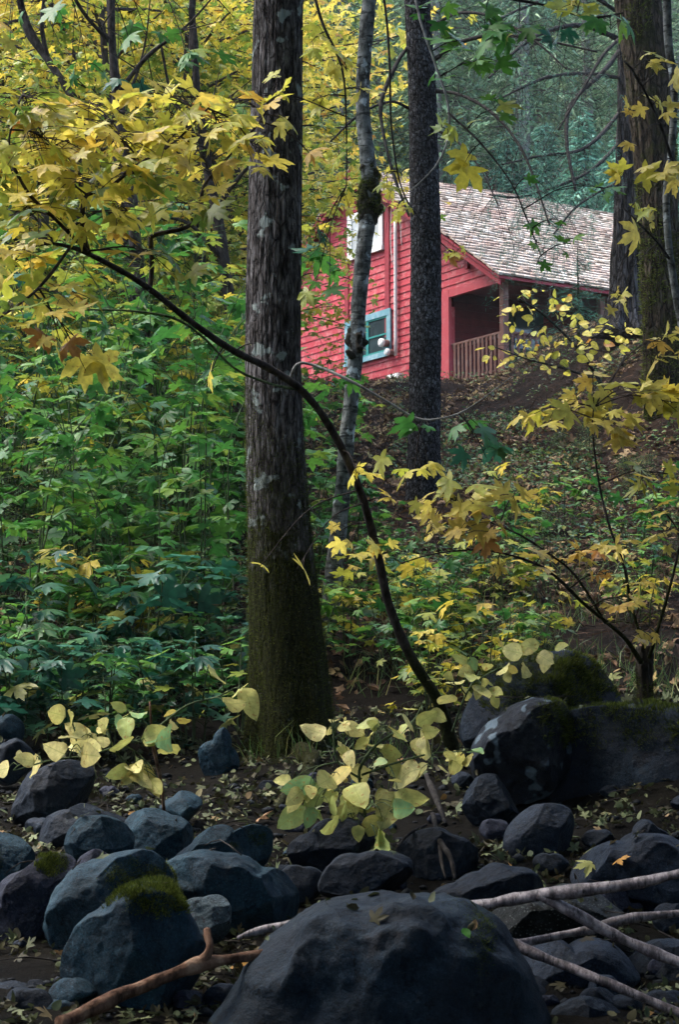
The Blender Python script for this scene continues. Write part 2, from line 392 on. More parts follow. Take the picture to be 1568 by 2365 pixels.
B_BG = bark_mat('distant_bark', (0.020, 0.015, 0.014), (0.045, 0.037, 0.035), (0.080, 0.075, 0.075), 9, .2, 0, (.5, 3), bump=.5)
B_BIRCH = bark_mat('birch_bark', (.035, .028, .028), (.26, .23, .22), (.50, .47, .46), 16, 1, 0, None, bump=.5, bands=0)
B_DRIFT = bark_mat('bare_brown_wood', (.045, .024, .015), (.17, .095, .06), (.32, .21, .14), 14, .35, bump=.8)
B_STUMP = bark_mat('stump_bark', (0.011, 0.010, 0.007), (0.030, 0.025, 0.018), (0.054, 0.048, 0.036), 22, .4, 0, (.0, .2), bump=.9)

def rock_mat(name, dark, mid, light, lichen=0.0, pit=0.0, speck=0.0):
    m, n, l, p = new_mat(name)
    t = noise(n, l, 3.2, 8, .62); r = ramp(n, [(.28, dark), (.52, mid), (.75, light)]); l.new(t.outputs[0], r.inputs[0]); c = r.outputs[0]
    t4 = noise(n, l, 38, 4, .7); r4 = ramp(n, [(.3, (.65, .65, .65)), (.7, (1.3, 1.3, 1.3))]); l.new(t4.outputs[0], r4.inputs[0]); c = mixc(n, l, 1.0, c, r4.outputs[0], 'MULTIPLY')
    tb = noise(n, l, 6, 5, .6); rb = ramp(n, [(.60, (0, 0, 0)), (.72, (.45, .45, .45))]); l.new(tb.outputs[0], rb.inputs[0]); c = mixc(n, l, rb.outputs[0], c, (.030, .020, .014))
    vc = n.new('ShaderNodeTexVoronoi'); vc.feature = 'DISTANCE_TO_EDGE'; vc.inputs['Scale'].default_value = 3.4
    wn_ = noise(n, l, 5, 4, .6); tcw = n.new('ShaderNodeTexCoord'); wv = n.new('ShaderNodeVectorMath'); wv.operation = 'MULTIPLY_ADD'; l.new(wn_.outputs['Color'], wv.inputs[0]); wv.inputs[1].default_value = (.5, .5, .5); l.new(tcw.outputs['Object'], wv.inputs[2]); l.new(wv.outputs[0], vc.inputs['Vector'])
    rc = ramp(n, [(.0, (.25, .25, .25)), (.018, (1, 1, 1))]); l.new(vc.outputs[0], rc.inputs[0]); c = mixc(n, l, 1.0, c, rc.outputs[0], 'MULTIPLY')
    tg = noise(n, l, 150, 2, .6); rg = ramp(n, [(.35, (.6, .6, .6)), (.62, (1.15, 1.15, 1.15)), (.72, (2.2, 2.2, 2.1))]); l.new(tg.outputs[0], rg.inputs[0]); c = mixc(n, l, 1.0, c, rg.outputs[0], 'MULTIPLY')
    ts = noise(n, l, 9, 5, .65); rs = ramp(n, [(.62, (0, 0, 0)), (.70, (.35, .35, .35))]); l.new(ts.outputs[0], rs.inputs[0]); c = mixc(n, l, rs.outputs[0], c, (.09, .11, .115))
    if lichen:
        tl = noise(n, l, 8, 2, .4); rl = ramp(n, [(.70 - .12 * lichen, (0, 0, 0)), (.74 - .12 * lichen, (.8, .8, .8))]); l.new(tl.outputs[0], rl.inputs[0]); c = mixc(n, l, rl.outputs[0], c, (.10, .14, .17))
    if speck or pit:
        vo = n.new('ShaderNodeTexVoronoi'); vo.inputs['Scale'].default_value = 60 if speck else 38; tc = n.new('ShaderNodeTexCoord'); l.new(tc.outputs['Object'], vo.inputs['Vector'])
        rv = ramp(n, [(.18, (1, 1, 1)), (.26, (0, 0, 0))]); l.new(vo.outputs[0], rv.inputs[0])
        c = mixc(n, l, rv.outputs[0], c, (.09, .10, .09) if speck else (.03, .03, .035))
    l.new(c, p.inputs['Base Color']); p.inputs['Roughness'].default_value = .6; p.inputs['Specular IOR Level'].default_value = .12
    b = n.new('ShaderNodeBump'); b.inputs['Strength'].default_value = 1.0; b.inputs['Distance'].default_value = .02
    t2 = noise(n, l, 16, 8, .7); l.new(t2.outputs[0], b.inputs['Height']); l.new(b.outputs[0], p.inputs['Normal'])
    return m
R_BLUE = rock_mat('blue_grey_basalt', (.004, .012, .020), (.013, .038, .056), (.040, .090, .118))
R_GRAV = rock_mat('black_wet_gravel', (.002, .003, .004), (.005, .008, .011), (.013, .018, .024))
R_SLATE = rock_mat('slate_blue_stone', (.006, .009, .015), (.014, .023, .038), (.030, .047, .068))
R_DARK = rock_mat('dark_basalt', (.003, .005, .009), (.006, .012, .021), (.016, .030, .046))
R_PURP = rock_mat('purple_grey_stone', (.009, .011, .020), (.022, .026, .044), (.050, .056, .085))
R_LICH = rock_mat('lichen_spotted_stone', (.004, .006, .009), (.009, .013, .020), (.024, .032, .044), lichen=.8)
R_PIT = rock_mat('pitted_pale_stone', (.035, .055, .062), (.06, .085, .095), (.09, .12, .13), pit=1)
R_SPECK = rock_mat('speckled_granite', (.005, .006, .005), (.010, .012, .010), (.02, .022, .02), speck=1)
R_BROWN = rock_mat('smooth_brown_basalt', (.004, .007, .012), (.008, .017, .027), (.026, .046, .066))

# ground
def ground_mat():
    m, n, l, p = new_mat('forest_soil')
    t = noise(n, l, 2.2, 8, .7); r = ramp(n, [(.25, (.006, .004, .003)), (.5, (.014, .010, .008)), (.72, (.032, .020, .014)), (.85, (.03, .03, .016))]); l.new(t.outputs[0], r.inputs[0]); c = r.outputs[0]
    t2 = noise(n, l, 34, 5, .7); r2 = ramp(n, [(.3, (.5, .5, .5)), (.7, (1.4, 1.35, 1.3))]); l.new(t2.outputs[0], r2.inputs[0]); c = mixc(n, l, 1.0, c, r2.outputs[0], 'MULTIPLY')
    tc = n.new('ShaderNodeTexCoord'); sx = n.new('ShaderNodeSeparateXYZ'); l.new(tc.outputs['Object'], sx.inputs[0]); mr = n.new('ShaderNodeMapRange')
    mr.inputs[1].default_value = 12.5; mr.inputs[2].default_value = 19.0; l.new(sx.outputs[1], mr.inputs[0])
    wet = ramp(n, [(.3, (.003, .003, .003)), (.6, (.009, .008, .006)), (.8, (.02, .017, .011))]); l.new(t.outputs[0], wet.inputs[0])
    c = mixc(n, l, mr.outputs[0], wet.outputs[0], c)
    l.new(c, p.inputs['Base Color']); p.inputs['Roughness'].default_value = .95; p.inputs['Specular IOR Level'].default_value = .04
    b = n.new('ShaderNodeBump'); b.inputs['Strength'].default_value = .8; b.inputs['Distance'].default_value = .03; l.new(t2.outputs[0], b.inputs['Height']); l.new(b.outputs[0], p.inputs['Normal'])
    return m

def paint(name, c, worn, amount=.3, rough=.55, scale=5, zs=1.0, bump=.15):
    m, n, l, p = new_mat(name)
    t = noise(n, l, scale, 6, .65, sc=(1, 1, zs)); r = ramp(n, [(.5 - .02, (0, 0, 0)), (.80, (1, 1, 1))]); l.new(t.outputs[0], r.inputs[0])
    f = n.new('ShaderNodeMath'); f.operation = 'MULTIPLY'; f.inputs[1].default_value = amount; l.new(r.outputs[0], f.inputs[0])
    cc = mixc(n, l, f.outputs[0], c, worn)
    t2 = noise(n, l, scale * 9, 4, .7); r2 = ramp(n, [(.3, (.85, .85, .85)), (.7, (1.1, 1.1, 1.1))]); l.new(t2.outputs[0], r2.inputs[0]); cc = mixc(n, l, 1.0, cc, r2.outputs[0], 'MULTIPLY')
    at_ = n.new('ShaderNodeAttribute'); at_.attribute_name = 'v'; r3 = ramp(n, [(0, (.82, .82, .82)), (1, (1.15, 1.15, 1.15))]); l.new(at_.outputs['Fac'], r3.inputs[0]); cc = mixc(n, l, 1.0, cc, r3.outputs[0], 'MULTIPLY')
    l.new(cc, p.inputs['Base Color']); p.inputs['Roughness'].default_value = rough; p.inputs['Specular IOR Level'].default_value = .12
    b = n.new('ShaderNodeBump'); b.inputs['Strength'].default_value = bump; b.inputs['Distance'].default_value = .01; l.new(t2.outputs[0], b.inputs['Height']); l.new(b.outputs[0], p.inputs['Normal'])
    return m
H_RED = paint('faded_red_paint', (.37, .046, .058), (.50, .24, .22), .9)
H_TRIM = paint('pink_red_trim_paint', (.45, .075, .088), (.52, .22, .22), .4)
H_DKRED = paint('dark_red_paint', (.26, .035, .045), (.3, .1, .09), .3)
H_PORCH = paint('porch_shade_red_paint', (.07, .004, .006), (.22, .04, .04), .3)  # siding red darkened: the porch's shadow is put into the colour
H_WHITE = paint('white_paint', (.78, .78, .75), (.6, .58, .52), .3)
H_BLUE = paint('worn_blue_paint', (.14, .29, .34), (.42, .52, .55), .8)
H_TEAL = paint('teal_sash_paint', (.03, .20, .18), (.1, .3, .28), .3)
H_WOOD = paint('weathered_porch_wood', (.15, .075, .06), (.30, .22, .19), .7, .8)
H_DARK = paint('dark_interior_paint', (.02, .022, .02), (.03, .03, .03), .3)
H_DOOR = paint('dark_green_door_paint', (.012, .035, .025), (.03, .05, .04), .3)
H_METAL = paint('white_conduit_paint', (.66, .64, .62), (.5, .45, .42), .4)
H_CURT = paint('pale_curtain', (.62, .64, .62), (.5, .52, .5), .4, .9, 3, .1)
H_FOUND = paint('pale_concrete', (.40, .38, .34), (.25, .24, .2), .6, .9)
def glass(name, c, r=.06):
    m, n, l, p = new_mat(name); t = noise(n, l, 3, 2); rr = ramp(n, [(.4, tuple(x * .7 for x in c)), (.6, c)]); l.new(t.outputs[0], rr.inputs[0]); l.new(rr.outputs[0], p.inputs['Base Color']); p.inputs['Roughness'].default_value = r; p.inputs['Specular IOR Level'].default_value = .6
    return m
H_GLASS = glass('dark_window_glass', (.03, .05, .055))
H_GLASSP = glass('pale_curtained_glass', (.52, .55, .54), .15)
def shake_mat():
    m, n, l, p = new_mat('weathered_cedar_shake')
    a = n.new('ShaderNodeAttribute'); a.attribute_name = 'v'
    r = ramp(n, [(0, (.23, .17, .13)), (.3, (.40, .33, .27)), (.75, (.54, .475, .405)), (1, (.65, .59, .52))]); l.new(a.outputs['Fac'], r.inputs[0]); c = r.outputs[0]
    t = noise(n, l, 1.0, 6, .7); rr = ramp(n, [(.44, (0, 0, 0)), (.66, (.75, .75, .75))]); l.new(t.outputs[0], rr.inputs[0]); c = mixc(n, l, rr.outputs[0], c, (.36, .22, .18))
    t2 = noise(n, l, 30, 3); r2 = ramp(n, [(.3, (.75, .75, .75)), (.7, (1.15, 1.15, 1.15))]); l.new(t2.outputs[0], r2.inputs[0]); c = mixc(n, l, 1.0, c, r2.outputs[0], 'MULTIPLY')
    l.new(c, p.inputs['Base Color']); p.inputs['Roughness'].default_value = .8
    return m
H_SHAKE = shake_mat()

# ------------------------------------------------------------------ ground sheet
xs = np.concatenate([np.linspace(-90, -12, 26)[:-1], np.linspace(-12, 12, 260), np.linspace(12, 90, 26)[1:]])
ys = np.concatenate([np.linspace(-60, 4, 30)[:-1], np.linspace(4, 20, 200)[:-1], np.linspace(20, 48, 170)[:-1], np.linspace(48, 220, 70)])
XX, YY = np.meshgrid(xs, ys); ZZ = gz(XX, YY)
nx = len(xs); ii, jj = np.meshgrid(np.arange(len(ys) - 1), np.arange(nx - 1), indexing='ij')
gq = np.stack([ii * nx + jj, ii * nx + jj + 1, (ii + 1) * nx + jj + 1, (ii + 1) * nx + jj], -1).reshape(-1, 4)
gm = MB(); gm.add(np.stack([XX, YY, ZZ], -1).reshape(-1, 3), None, gq)
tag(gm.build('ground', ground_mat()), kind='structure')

# ------------------------------------------------------------------ cabin
U = np.array([-.540, .841, 0]); Vv = np.array([.841, .540, 0]); ZV = np.array([0, 0, 1.])
RC = at(1151, 632, 41.8)                               # eave corner of the roof nearest the camera
EO, RO = .30, .35                                      # eave and rake overhangs
O = RC + EO * U + RO * Vv; O[2] = 0
ZE = RC[2]; SL = .63; TA = 5.84 - EO                   # eave height, roof slope, ridge position
W = 2 * TA; LEN = 9.6; FLOOR = 7.22; BEAM = 9.2; PD = 1.93
def hp(t, s, z): return O + U * t + Vv * s + ZV * z
def hbox(mb, t0, t1, s0, s1, z0, z1, v=.5): box(mb, (t0, s0, z0), (t1, s1, z1), U, Vv, ZV, O, v)
def gable(px, py):                                      # layout point -> (t, z) on the gable wall plane
    d = at(px, py, 1.0); A = np.array([[U[0], -d[0]], [U[1], -d[1]]]); t, Y = np.linalg.solve(A, -O[:2])
    return t, d[2] * Y
def roof_z(t): return ZE + SL * (EO + (t if t < TA else W - t)) - .09      # underside line
cab = thing('cabin', 'faded red board cabin with a pale shake roof and railed porch on the hillside', 'cabin', hp(0, 0, FLOOR))
def hpart(mb, name, m, parent=None, smooth=False): return mb.build(name, m, cab if parent is None else parent, smooth)
# gable wall: lap boards
wb = MB(); ex = .167
hbox(wb, PD, W, .03, .12, 6.2, 9.0)
z = 6.3
def tri_clip(z): return max(0.0, (z + .09 - ZE) / SL - EO)
apex = roof_z(TA)
while z < apex - .02:
    z1 = min(z + ex, apex - .005)
    a0 = PD if z1 < BEAM + .1 else max(0.0, tri_clip(z)); a1 = PD if z1 < BEAM + .1 else max(0.0, tri_clip(z1))
    b0 = W - max(0, tri_clip(z)); b1 = W - max(0, tri_clip(z1))
    if z < BEAM < z1: a0 = a1 = PD
    cuts = [0, 1]
    if b0 - a0 > 3: cuts = [0, rng.uniform(.2, .45), rng.uniform(.55, .8), 1]
    for k in range(len(cuts) - 1):
        f0, f1 = cuts[k], cuts[k + 1]; lo0, lo1 = a0 + (b0 - a0) * f0, a0 + (b0 - a0) * f1; hi0, hi1 = a1 + (b1 - a1) * f0, a1 + (b1 - a1) * f1
        e = .0015 if k else 0
        V = [hp(lo0 + e, -.022, z), hp(lo1 - e, -.022, z), hp(hi1 - e, -.002, z1 + .004), hp(hi0 + e, -.002, z1 + .004), hp(lo0 + e, .02, z), hp(lo1 - e, .02, z), hp(hi1 - e, .02, z1), hp(hi0 + e, .02, z1)]
        wb.add(V, None, [[0, 1, 2, 3], [4, 5, 1, 0], [5, 6, 2, 1], [7, 4, 0, 3]], rng.uniform(.2, .9))
    z += ex
# solid backing so no light leaks
wb.add([hp(PD, .03, 9.0), hp(W, .03, 9.0), hp(W - .0, .03, roof_z(W)), hp(TA, .03, apex), hp(0.0, .03, roof_z(0)), hp(0, .03, BEAM + .15), hp(PD, .03, BEAM + .15)], [[0, 1, 2], [0, 2, 3], [0, 3, 6], [6, 3, 4], [6, 4, 5]], None)
wall = hpart(wb, 'gable_wall', H_RED)
sw = MB()      # the porch's back wall with boards, and the far walls
zz = FLOOR - .6
while zz < BEAM + .9:
    V = [hp(PD + .02 - .02, .12, zz), hp(PD, LEN, zz), hp(PD + .018, LEN, zz + ex), hp(PD + .018, .12, zz + ex), hp(PD + .04, .12, zz), hp(PD + .04, LEN, zz)]
    sw.add(V, None, [[0, 3, 2, 1], [4, 0, 1, 5]], rng.uniform(.2, .9)); zz += ex
hbox(sw, PD + .04, PD + .12, .12, LEN, 6.2, roof_z(PD))
hbox(sw, W - .1, W, .12, LEN, 6.2, roof_z(W))
sw.add([hp(PD, LEN, 6.2), hp(W, LEN, 6.2), hp(W, LEN, roof_z(W)), hp(TA, LEN, apex), hp(PD, LEN, roof_z(PD))], [[0, 1, 2], [0, 2, 3], [0, 3, 4]])
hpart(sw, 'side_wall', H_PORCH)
# trim
def trim(name, m, *boxes):
    b = MB()
    for q in boxes: hbox(b, *q)
    return hpart(b, name, m)
tcL, _ = gable(1021, 800)
trim('corner_board', H_TRIM, (PD - .004, tcL + .02, -.05, .03, FLOOR - .35, BEAM + .17))
trim('porch_beam', H_TRIM, (-.02, PD - .006, -.045, .06, BEAM, BEAM + .17))
t1, _ = gable(897, 600); t2, _ = gable(803, 600)
trim('vertical_board', H_DKRED, (t1 - .09, t1 + .09, -.045, -.0225, 8.7, roof_z(t1) - .02))
trim('vertical_board', H_DKRED, (t2 - .08, t2 + .08, -.045, -.0225, 8.7, min(roof_z(t2) - .02, apex)))
# windows
def window(name, corners, m_frame, fw, m_glass, muntins, m_sash, label=None):
    ts = []; zs_ = []
    (ta, za), (tb, zb), (tc, zc), (td, zd) = [gable(*c) for c in corners]     # tl, tr, br, bl
    tl, tr = (ta + td) / 2, (tb + tc) / 2; zt, zb_ = (za + zb) / 2, (zc + zd) / 2
    t0, t1 = min(tl, tr), max(tl, tr)
    f = MB()
    hbox(f, t0, t1, -.075, -.03, zt - fw, zt); hbox(f, t0 - .02, t1 + .02, -.10, -.03, zb_, zb_ + fw * .8)
    hbox(f, t0, t0 + fw, -.072, -.03, zb_ + fw * .8, zt - fw); hbox(f, t1 - fw, t1, -.072, -.03, zb_ + fw * .8, zt - fw)
    w = hpart(f, 'window', m_frame)
    if label: w['label'] = label
    g = MB(); hbox(g, t0 + fw, t1 - fw, -.035, -.028, zb_ + fw * .8, zt - fw); g.build('pane', m_glass, w, False)
    s = MB(); a0, a1, c0, c1 = t0 + fw, t1 - fw, zb_ + fw * .8, zt - fw
    for (kind, fr, hw) in muntins:
        if kind == 'v': c = a0 + (a1 - a0) * fr; hbox(s, c - hw, c + hw, -.062, -.036, c0, c1)
        else: c = c0 + (c1 - c0) * fr; hbox(s, a0, a1, -.055, -.036, c - hw, c + hw)
    hbox(s, a0, a0 + .04, -.06, -.036, c0, c1); hbox(s, a1 - .04, a1, -.06, -.036, c0, c1); hbox(s, a0 + .04, a1 - .04, -.059, -.036, c0, c0 + .05); hbox(s, a0 + .04, a1 - .04, -.059, -.036, c1 - .04, c1)
    s.build('sash', m_sash, w, False)
    return w, (t0, t1, zb_, zt)
window('window', [(805, 499), (887, 472), (889, 577), (810, 604)], H_WHITE, .13, H_GLASSP, [('v', .5, .02)], H_WHITE, 'white framed upper window with pale curtains')
wl_, wr = window('window', [(799, 745), (908, 710), (906, 822), (803, 848)], H_BLUE, .15, H_GLASS, [('v', .5, .05), ('h', .5, .02)], H_TEAL, 'worn blue framed lower window with teal sashes')
# conduit, meters, base box
def cyl(mb, c, ax, r, L, n=16):
    c = np.asarray(c, float); ax = nrm(np.asarray(ax, float)); tube(mb, [c, c + ax * L * .5, c + ax * L], r, n, L)
tc, zc0 = gable(921, 812); td, zc1 = gable(913, 505)
b = MB(); tube(b, [hp(tc, -.08, zc0 - .1), hp(tc, -.08, (zc0 + zc1) / 2), hp(tc, -.08, zc1)], .042, 10, .5); hpart(b, 'conduit', H_METAL, smooth=True)
b = MB()
for k, (a, c) in enumerate(((0, 0), (.05, .12), (.02, -.15))):
    tube(b, [hp(tc - .02, -.07, zc1), hp(tc + .12 * (k - 1), -.1, zc1 + .25), hp(tc + .2 * (k - 1), -.08, zc1 - .2 - .2 * k), hp(tc + .18 * (k - 1), -.03, zc1 - .7 - .2 * k)], .01, 5, .1)
hpart(b, 'service_cable', H_METAL, smooth=True)
tm, zm = gable(905, 793)
b = MB(); cyl(b, hp(tm + .06, -.24, zm), Vv, .085, .20); mt = hpart(b, 'electric_meter', H_WOOD, smooth=True)
b = MB(); cyl(b, hp(tm + .06, -.28, zm), Vv, .10, .06); b.build('face_cover', H_WHITE, mt)
tm2, zm2 = gable(911, 814)
b = MB(); cyl(b, hp(tm2 + .04, -.17, zm2), Vv, .075, .13); mt2 = hpart(b, 'electric_meter', H_WOOD, smooth=True)
b = MB(); cyl(b, hp(tm2 + .04, -.21, zm2), Vv, .085, .06); b.build('face_cover', H_WHITE, mt2)
tb_, zb0 = gable(931, 881); tb1, zb1 = gable(906, 868)
trim('base_vent_box', H_WHITE, (tb_, tb1, -.14, -.03, zb0, zb1))
trim('footing', H_FOUND, (PD - .05, PD + .6, -.10, .02, FLOOR - .45, FLOOR - .33), (-.1, PD - .06, -.08, .02, FLOOR - .2, FLOOR - .06))
# porch
trim('porch_floor', H_WOOD, (-.12, PD, -.05, LEN, FLOOR - .06, FLOOR))
trim('porch_post', H_WOOD, (-.02, .12, .0, .14, FLOOR, BEAM)); trim('porch_post', H_WOOD, (-.02, .12, 2.72, 2.86, FLOOR, BEAM - .001)); trim('porch_post', H_WOOD, (-.02, .12, 6.1, 6.24, FLOOR, BEAM - .001))
trim('eave_beam', H_WOOD, (-.03, .13, .065, LEN, BEAM + .001, BEAM + .2))
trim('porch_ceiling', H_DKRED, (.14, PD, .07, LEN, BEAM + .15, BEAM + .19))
b = MB()
RT = FLOOR + .93
hbox(b, .12, PD, .02, .12, RT - .045, RT); hbox(b, .12, PD, .05, .09, RT - .12, RT - .05); hbox(b, .12, PD, .045, .095, FLOOR + .08, FLOOR + .13)
rail1 = hpart(b, 'railing', H_WOOD)
for k in range(12):
    t = .18 + k * (PD - .3) / 11; bb = MB(); w_ = .028 + .006 * (k % 3); hbox(bb, t - w_, t + w_, .02, .044, FLOOR + .04 - .05 * (k % 2), RT - .05, rng.uniform(0, 1)); bb.build('baluster', H_WOOD, rail1, False)
b = MB()
hbox(b, .0, .1, .14, 2.72, RT - .045, RT); hbox(b, .03, .07, .14, 2.72, RT - .12, RT - .05); hbox(b, .025, .075, .14, 2.72, FLOOR + .08, FLOOR + .13)
hbox(b, .0, .1, 2.86, 6.1, RT - .045, RT); hbox(b, .03, .07, 2.86, 6.1, RT - .12, RT - .05)
rail2 = hpart(b, 'railing', H_WOOD)
for k in range(36):
    s = .26 + k * .165; bb = MB(); hbox(bb, -.0, .024, s - .03, s + .03, FLOOR + .04, RT - .05, rng.uniform(0, 1)); bb.build('baluster', H_WOOD, rail2, False)
b = MB(); hbox(b, PD - .07, PD - .012, 1.6, 2.6, FLOOR, FLOOR + 1.95); dr = hpart(b, 'door', H_DOOR)
b = MB(); hbox(b, PD - .09, PD - .072, 1.75, 2.45, FLOOR + 1.0, FLOOR + 1.8); b.build('pane', H_GLASS, dr, False)
b = MB(); hbox(b, PD - .12, PD - .072, 1.68, 1.72, FLOOR + .95, FLOOR + 1.05); b.build('handle', H_METAL, dr, False)
# roof
rf = MB()
def slab(tA, zA, tB, zB, s0, s1, th, mb, v=.5):
    P = [hp(tA, s0, zA), hp(tA, s1, zA), hp(tB, s1, zB), hp(tB, s0, zB)]; Q = [p - ZV * th for p in P]
    mb.add(P + Q, None, [[0, 1, 2, 3], [7, 6, 5, 4], [4, 5, 1, 0], [5, 6, 2, 1], [6, 7, 3, 2], [7, 4, 0, 3]], v)
slab(-EO, ZE - .03, TA, ZE - .03 + SL * (TA + EO), -RO + .02, LEN + .3, .06, rf)
slab(W + EO, ZE - .03, TA, ZE - .03 + SL * (TA + EO), -RO + .02, LEN + .3, .06, rf)
roof = hpart(rf, 'roof', H_DKRED)
shk = MB()
cs = 1 / math.sqrt(1 + SL * SL); dn = nrm(U * cs + ZV * SL * cs)
up = nrm(np.cross(dn, Vv)); up = up if up[2] > 0 else -up
sl_len = (TA + EO) / cs; row = 0.0; e = .205; k = 0
while row < sl_len + .02:
    s = -RO - rng.uniform(0, .1); sag = .05 * math.sin(row * 1.3)
    while s < LEN + .3:
        w_ = rng.uniform(.10, .24); r0 = row + rng.normal(0, .018) - .02; s1 = min(s + w_ - .008, LEN + .32); s0_ = max(s, -RO - rng.uniform(0, .03))
        if s1 > s0_ + .02:
            base = hp(-EO, 0, ZE); th = rng.uniform(.03, .065); wv = .03 * math.sin(s * .9 + 1) * math.sin(row * .7)
            L = e * 1.35; lift = rng.uniform(.018, .045)
            lo = base + dn * r0 + up * (.03 + lift + wv); hi = base + dn * min(r0 + L, sl_len + .03) + up * (.012 + wv)
            P = [lo + Vv * s0_, lo + Vv * s1, hi + Vv * s1, hi + Vv * s0_]; Q = [P[0] - up * th, P[1] - up * th]
            shk.add(P + Q, None, [[0, 1, 2, 3], [4, 5, 1, 0]], rng.uniform(0, 1)); shk.add([P[0], P[3], Q[0], hi + Vv * s0_ - up * .01, P[1], P[2], Q[1]], [[0, 2, 1], [2, 3, 1], [4, 5, 6]], None, .3)
        s += w_
    row += e; k += 1
slab(W + EO, ZE + .02, TA, ZE + .02 + SL * (TA + EO), -RO, LEN + .3, .03, shk)
shk.build('shakes', H_SHAKE, roof, False)
b = MB()
slab(-EO + .02, ZE - .1, TA, ZE - .1 + SL * (TA + EO - .02), -RO + .05, -RO + .09, .13, b); slab(W + EO, ZE - .1, TA, ZE - .1 + SL * (TA + EO), -RO + .05, -RO + .09, .13, b)
b.build('rake_board', H_DKRED, roof, False)
for px in (1085, 835):
    t, _ = gable(px, 560); b = MB(); zt = roof_z(t) - .03
    hbox(b, t - .05, t + .05, -RO + .1, -.03, zt - .1, zt); hbox(b, t - .05, t + .05, -.11, -.03, zt - .4, zt - .1)
    hpart(b, 'roof_bracket', H_DKRED)

# ------------------------------------------------------------------ rocks
bm_ = bmesh.new(); bmesh.ops.create_icosphere(bm_, subdivisions=6, radius=1)
ICO6 = np.array([v.co[:] for v in bm_.verts]); ICO6T = np.array([[v.index for v in f.verts] for f in bm_.faces]); bm_.free()
bm_ = bmesh.new(); bmesh.ops.create_icosphere(bm_, subdivisions=4, radius=1)
ICO4 = np.array([v.co[:] for v in bm_.verts]); ICO4T = np.array([[v.index for v in f.verts] for f in bm_.faces]); bm_.free()
ROCKV = []; ROCKT = []; _rn = 0

def rock_shape(R_of, D, seed, hi=True, facets=11, rough=.075, cut=.78, square=.8, wr=0.0):
    d = ICO6 if hi else ICO4
    th = np.arctan2(d[:, 2], d[:, 0]); s = np.sqrt(d[:, 0] ** 2 + d[:, 2] ** 2)
    R = R_of(th); sz = float(np.mean(R))
    s2 = s ** square; yy = np.sign(d[:, 1]) * np.abs(d[:, 1]) ** .85
    V = np.stack([R * s2 * np.cos(th), yy * D, R * s2 * np.sin(th)], 1)
    rr = np.random.default_rng(seed)
    w = np.clip(-d[:, 1] * .8 + .5, .3, 1)            # silhouettes keep their shape
    V = V + nrm(V) * ((fbm(V / sz * 1.5 + seed, 3, seed) * rough * 1.5) * sz * w)[:, None]
    for k in range(facets):
        n = rr.normal(size=3); n[1] = -abs(n[1]) - .35; n /= np.linalg.norm(n)
        h = V @ n; off = h.max() * rr.uniform(cut - .12, cut + .08) + fbm(V / sz * 3 + k, 2, seed + k) * .025 * sz
        V = V - np.maximum(0, h - off)[:, None] * n * .96
    if wr:
        q = V / sz; q = q + .25 * np.stack([fbm(q * 1.3 + 4, 2, 91), fbm(q * 1.3 + 8, 2, 92), fbm(q * 1.3, 2, 93)], 1); V = V + nrm(V) * (((.35 - np.abs(vnoise(q * 2.3, 94)) * 1.2) * wr + (.3 - np.abs(vnoise(q * 5.5, 95))) * wr * .35) * sz * w)[:, None]
    q = V / sz; chip = np.maximum(0, vnoise(q * 2.6 + 9, seed + 3) - .45)
    V = V + nrm(V) * ((-chip * .10 + fbm(q * 7, 4, seed + 7, .6) * .013 + fbm(q * 26, 2, seed + 8) * .004) * sz * w)[:, None]
    return V

def outline_R(pts, c):
    a = np.array([math.atan2(z - c[2], x - c[0]) for x, _, z in pts]); r = np.array([math.hypot(z - c[2], x - c[0]) for x, _, z in pts])
    o = np.argsort(a); a, r = a[o], r[o]; aa = np.concatenate([a - 2 * math.pi, a, a + 2 * math.pi]); rr = np.concatenate([r, r, r])
    g = np.linspace(-math.pi, math.pi, 361); v = np.interp(g, aa, rr); kk = np.hanning(17); kk /= kk.sum()
    v = np.convolve(np.concatenate([v[-9:-1], v, v[1:9]]), kk, 'valid')
    return lambda th: np.interp(th, g, v)

def moss_patch(parent, V, T, n0, px=None, zmin=.55, length=(.012, .03), nz=.35, m=None, up=.5):
    """short moss shoots on the upward faces (optionally inside a layout ellipse)"""
    a, b_, c = V[T[:, 0]], V[T[:, 1]], V[T[:, 2]]; N = np.cross(b_ - a, c - a); A = np.linalg.norm(N, axis=1); N = N / np.maximum(A, 1e-9)[:, None]
    C = (a + b_ + c) / 3; ok = N[:, 2] > zmin
    if px is not None:
        dz = C[:, 2] / C[:, 1]; ux = 784 + F * C[:, 0] / C[:, 1]
        ang = np.arctan(dz) - PITCH; uy = 1182.5 - F * np.tan(ang)
        e_ = ((ux - px[0]) / px[2]) ** 2 + ((uy - px[1]) / px[3]) ** 2
        e_ = e_ - .6 * fbm(C * 11, 3, 3); ok &= e_ < 1.5; A = A * np.clip(1.35 - e_, .03, 1)
    else:
        ok &= fbm(C * 4, 3, 21) > -.15
    idx = np.nonzero(ok)[0]; n = int(n0 * 1.8)
    if len(idx) < 3: return
    pr = A[idx] / A[idx].sum(); k = rng.choice(idx, n, p=pr)
    w = rng.dirichlet((1, 1, 1), n); P = a[k] * w[:, :1] + b_[k] * w[:, 1:2] + c[k] * w[:, 2:]
    D = nrm(N[k] + rdir(n) * .8 + np.array([0, 0, up])); mb = MB()
    leaves(mb, BLADE, P - N[k] * .002, D, rdir(n), rng.uniform(length[0], length[1], n) * .8 * (1 + .6 * fbm(P * 9, 2, 4)), np.clip(rng.normal(.5, .25, n), 0, 1))
    mb.v = [v_ for v_ in mb.v]; V_ = mb.V[0].reshape(n, 5, 3)
    cen = V_.mean(1, keepdims=True); mb.build('moss', m or M_MOSS, parent, False)

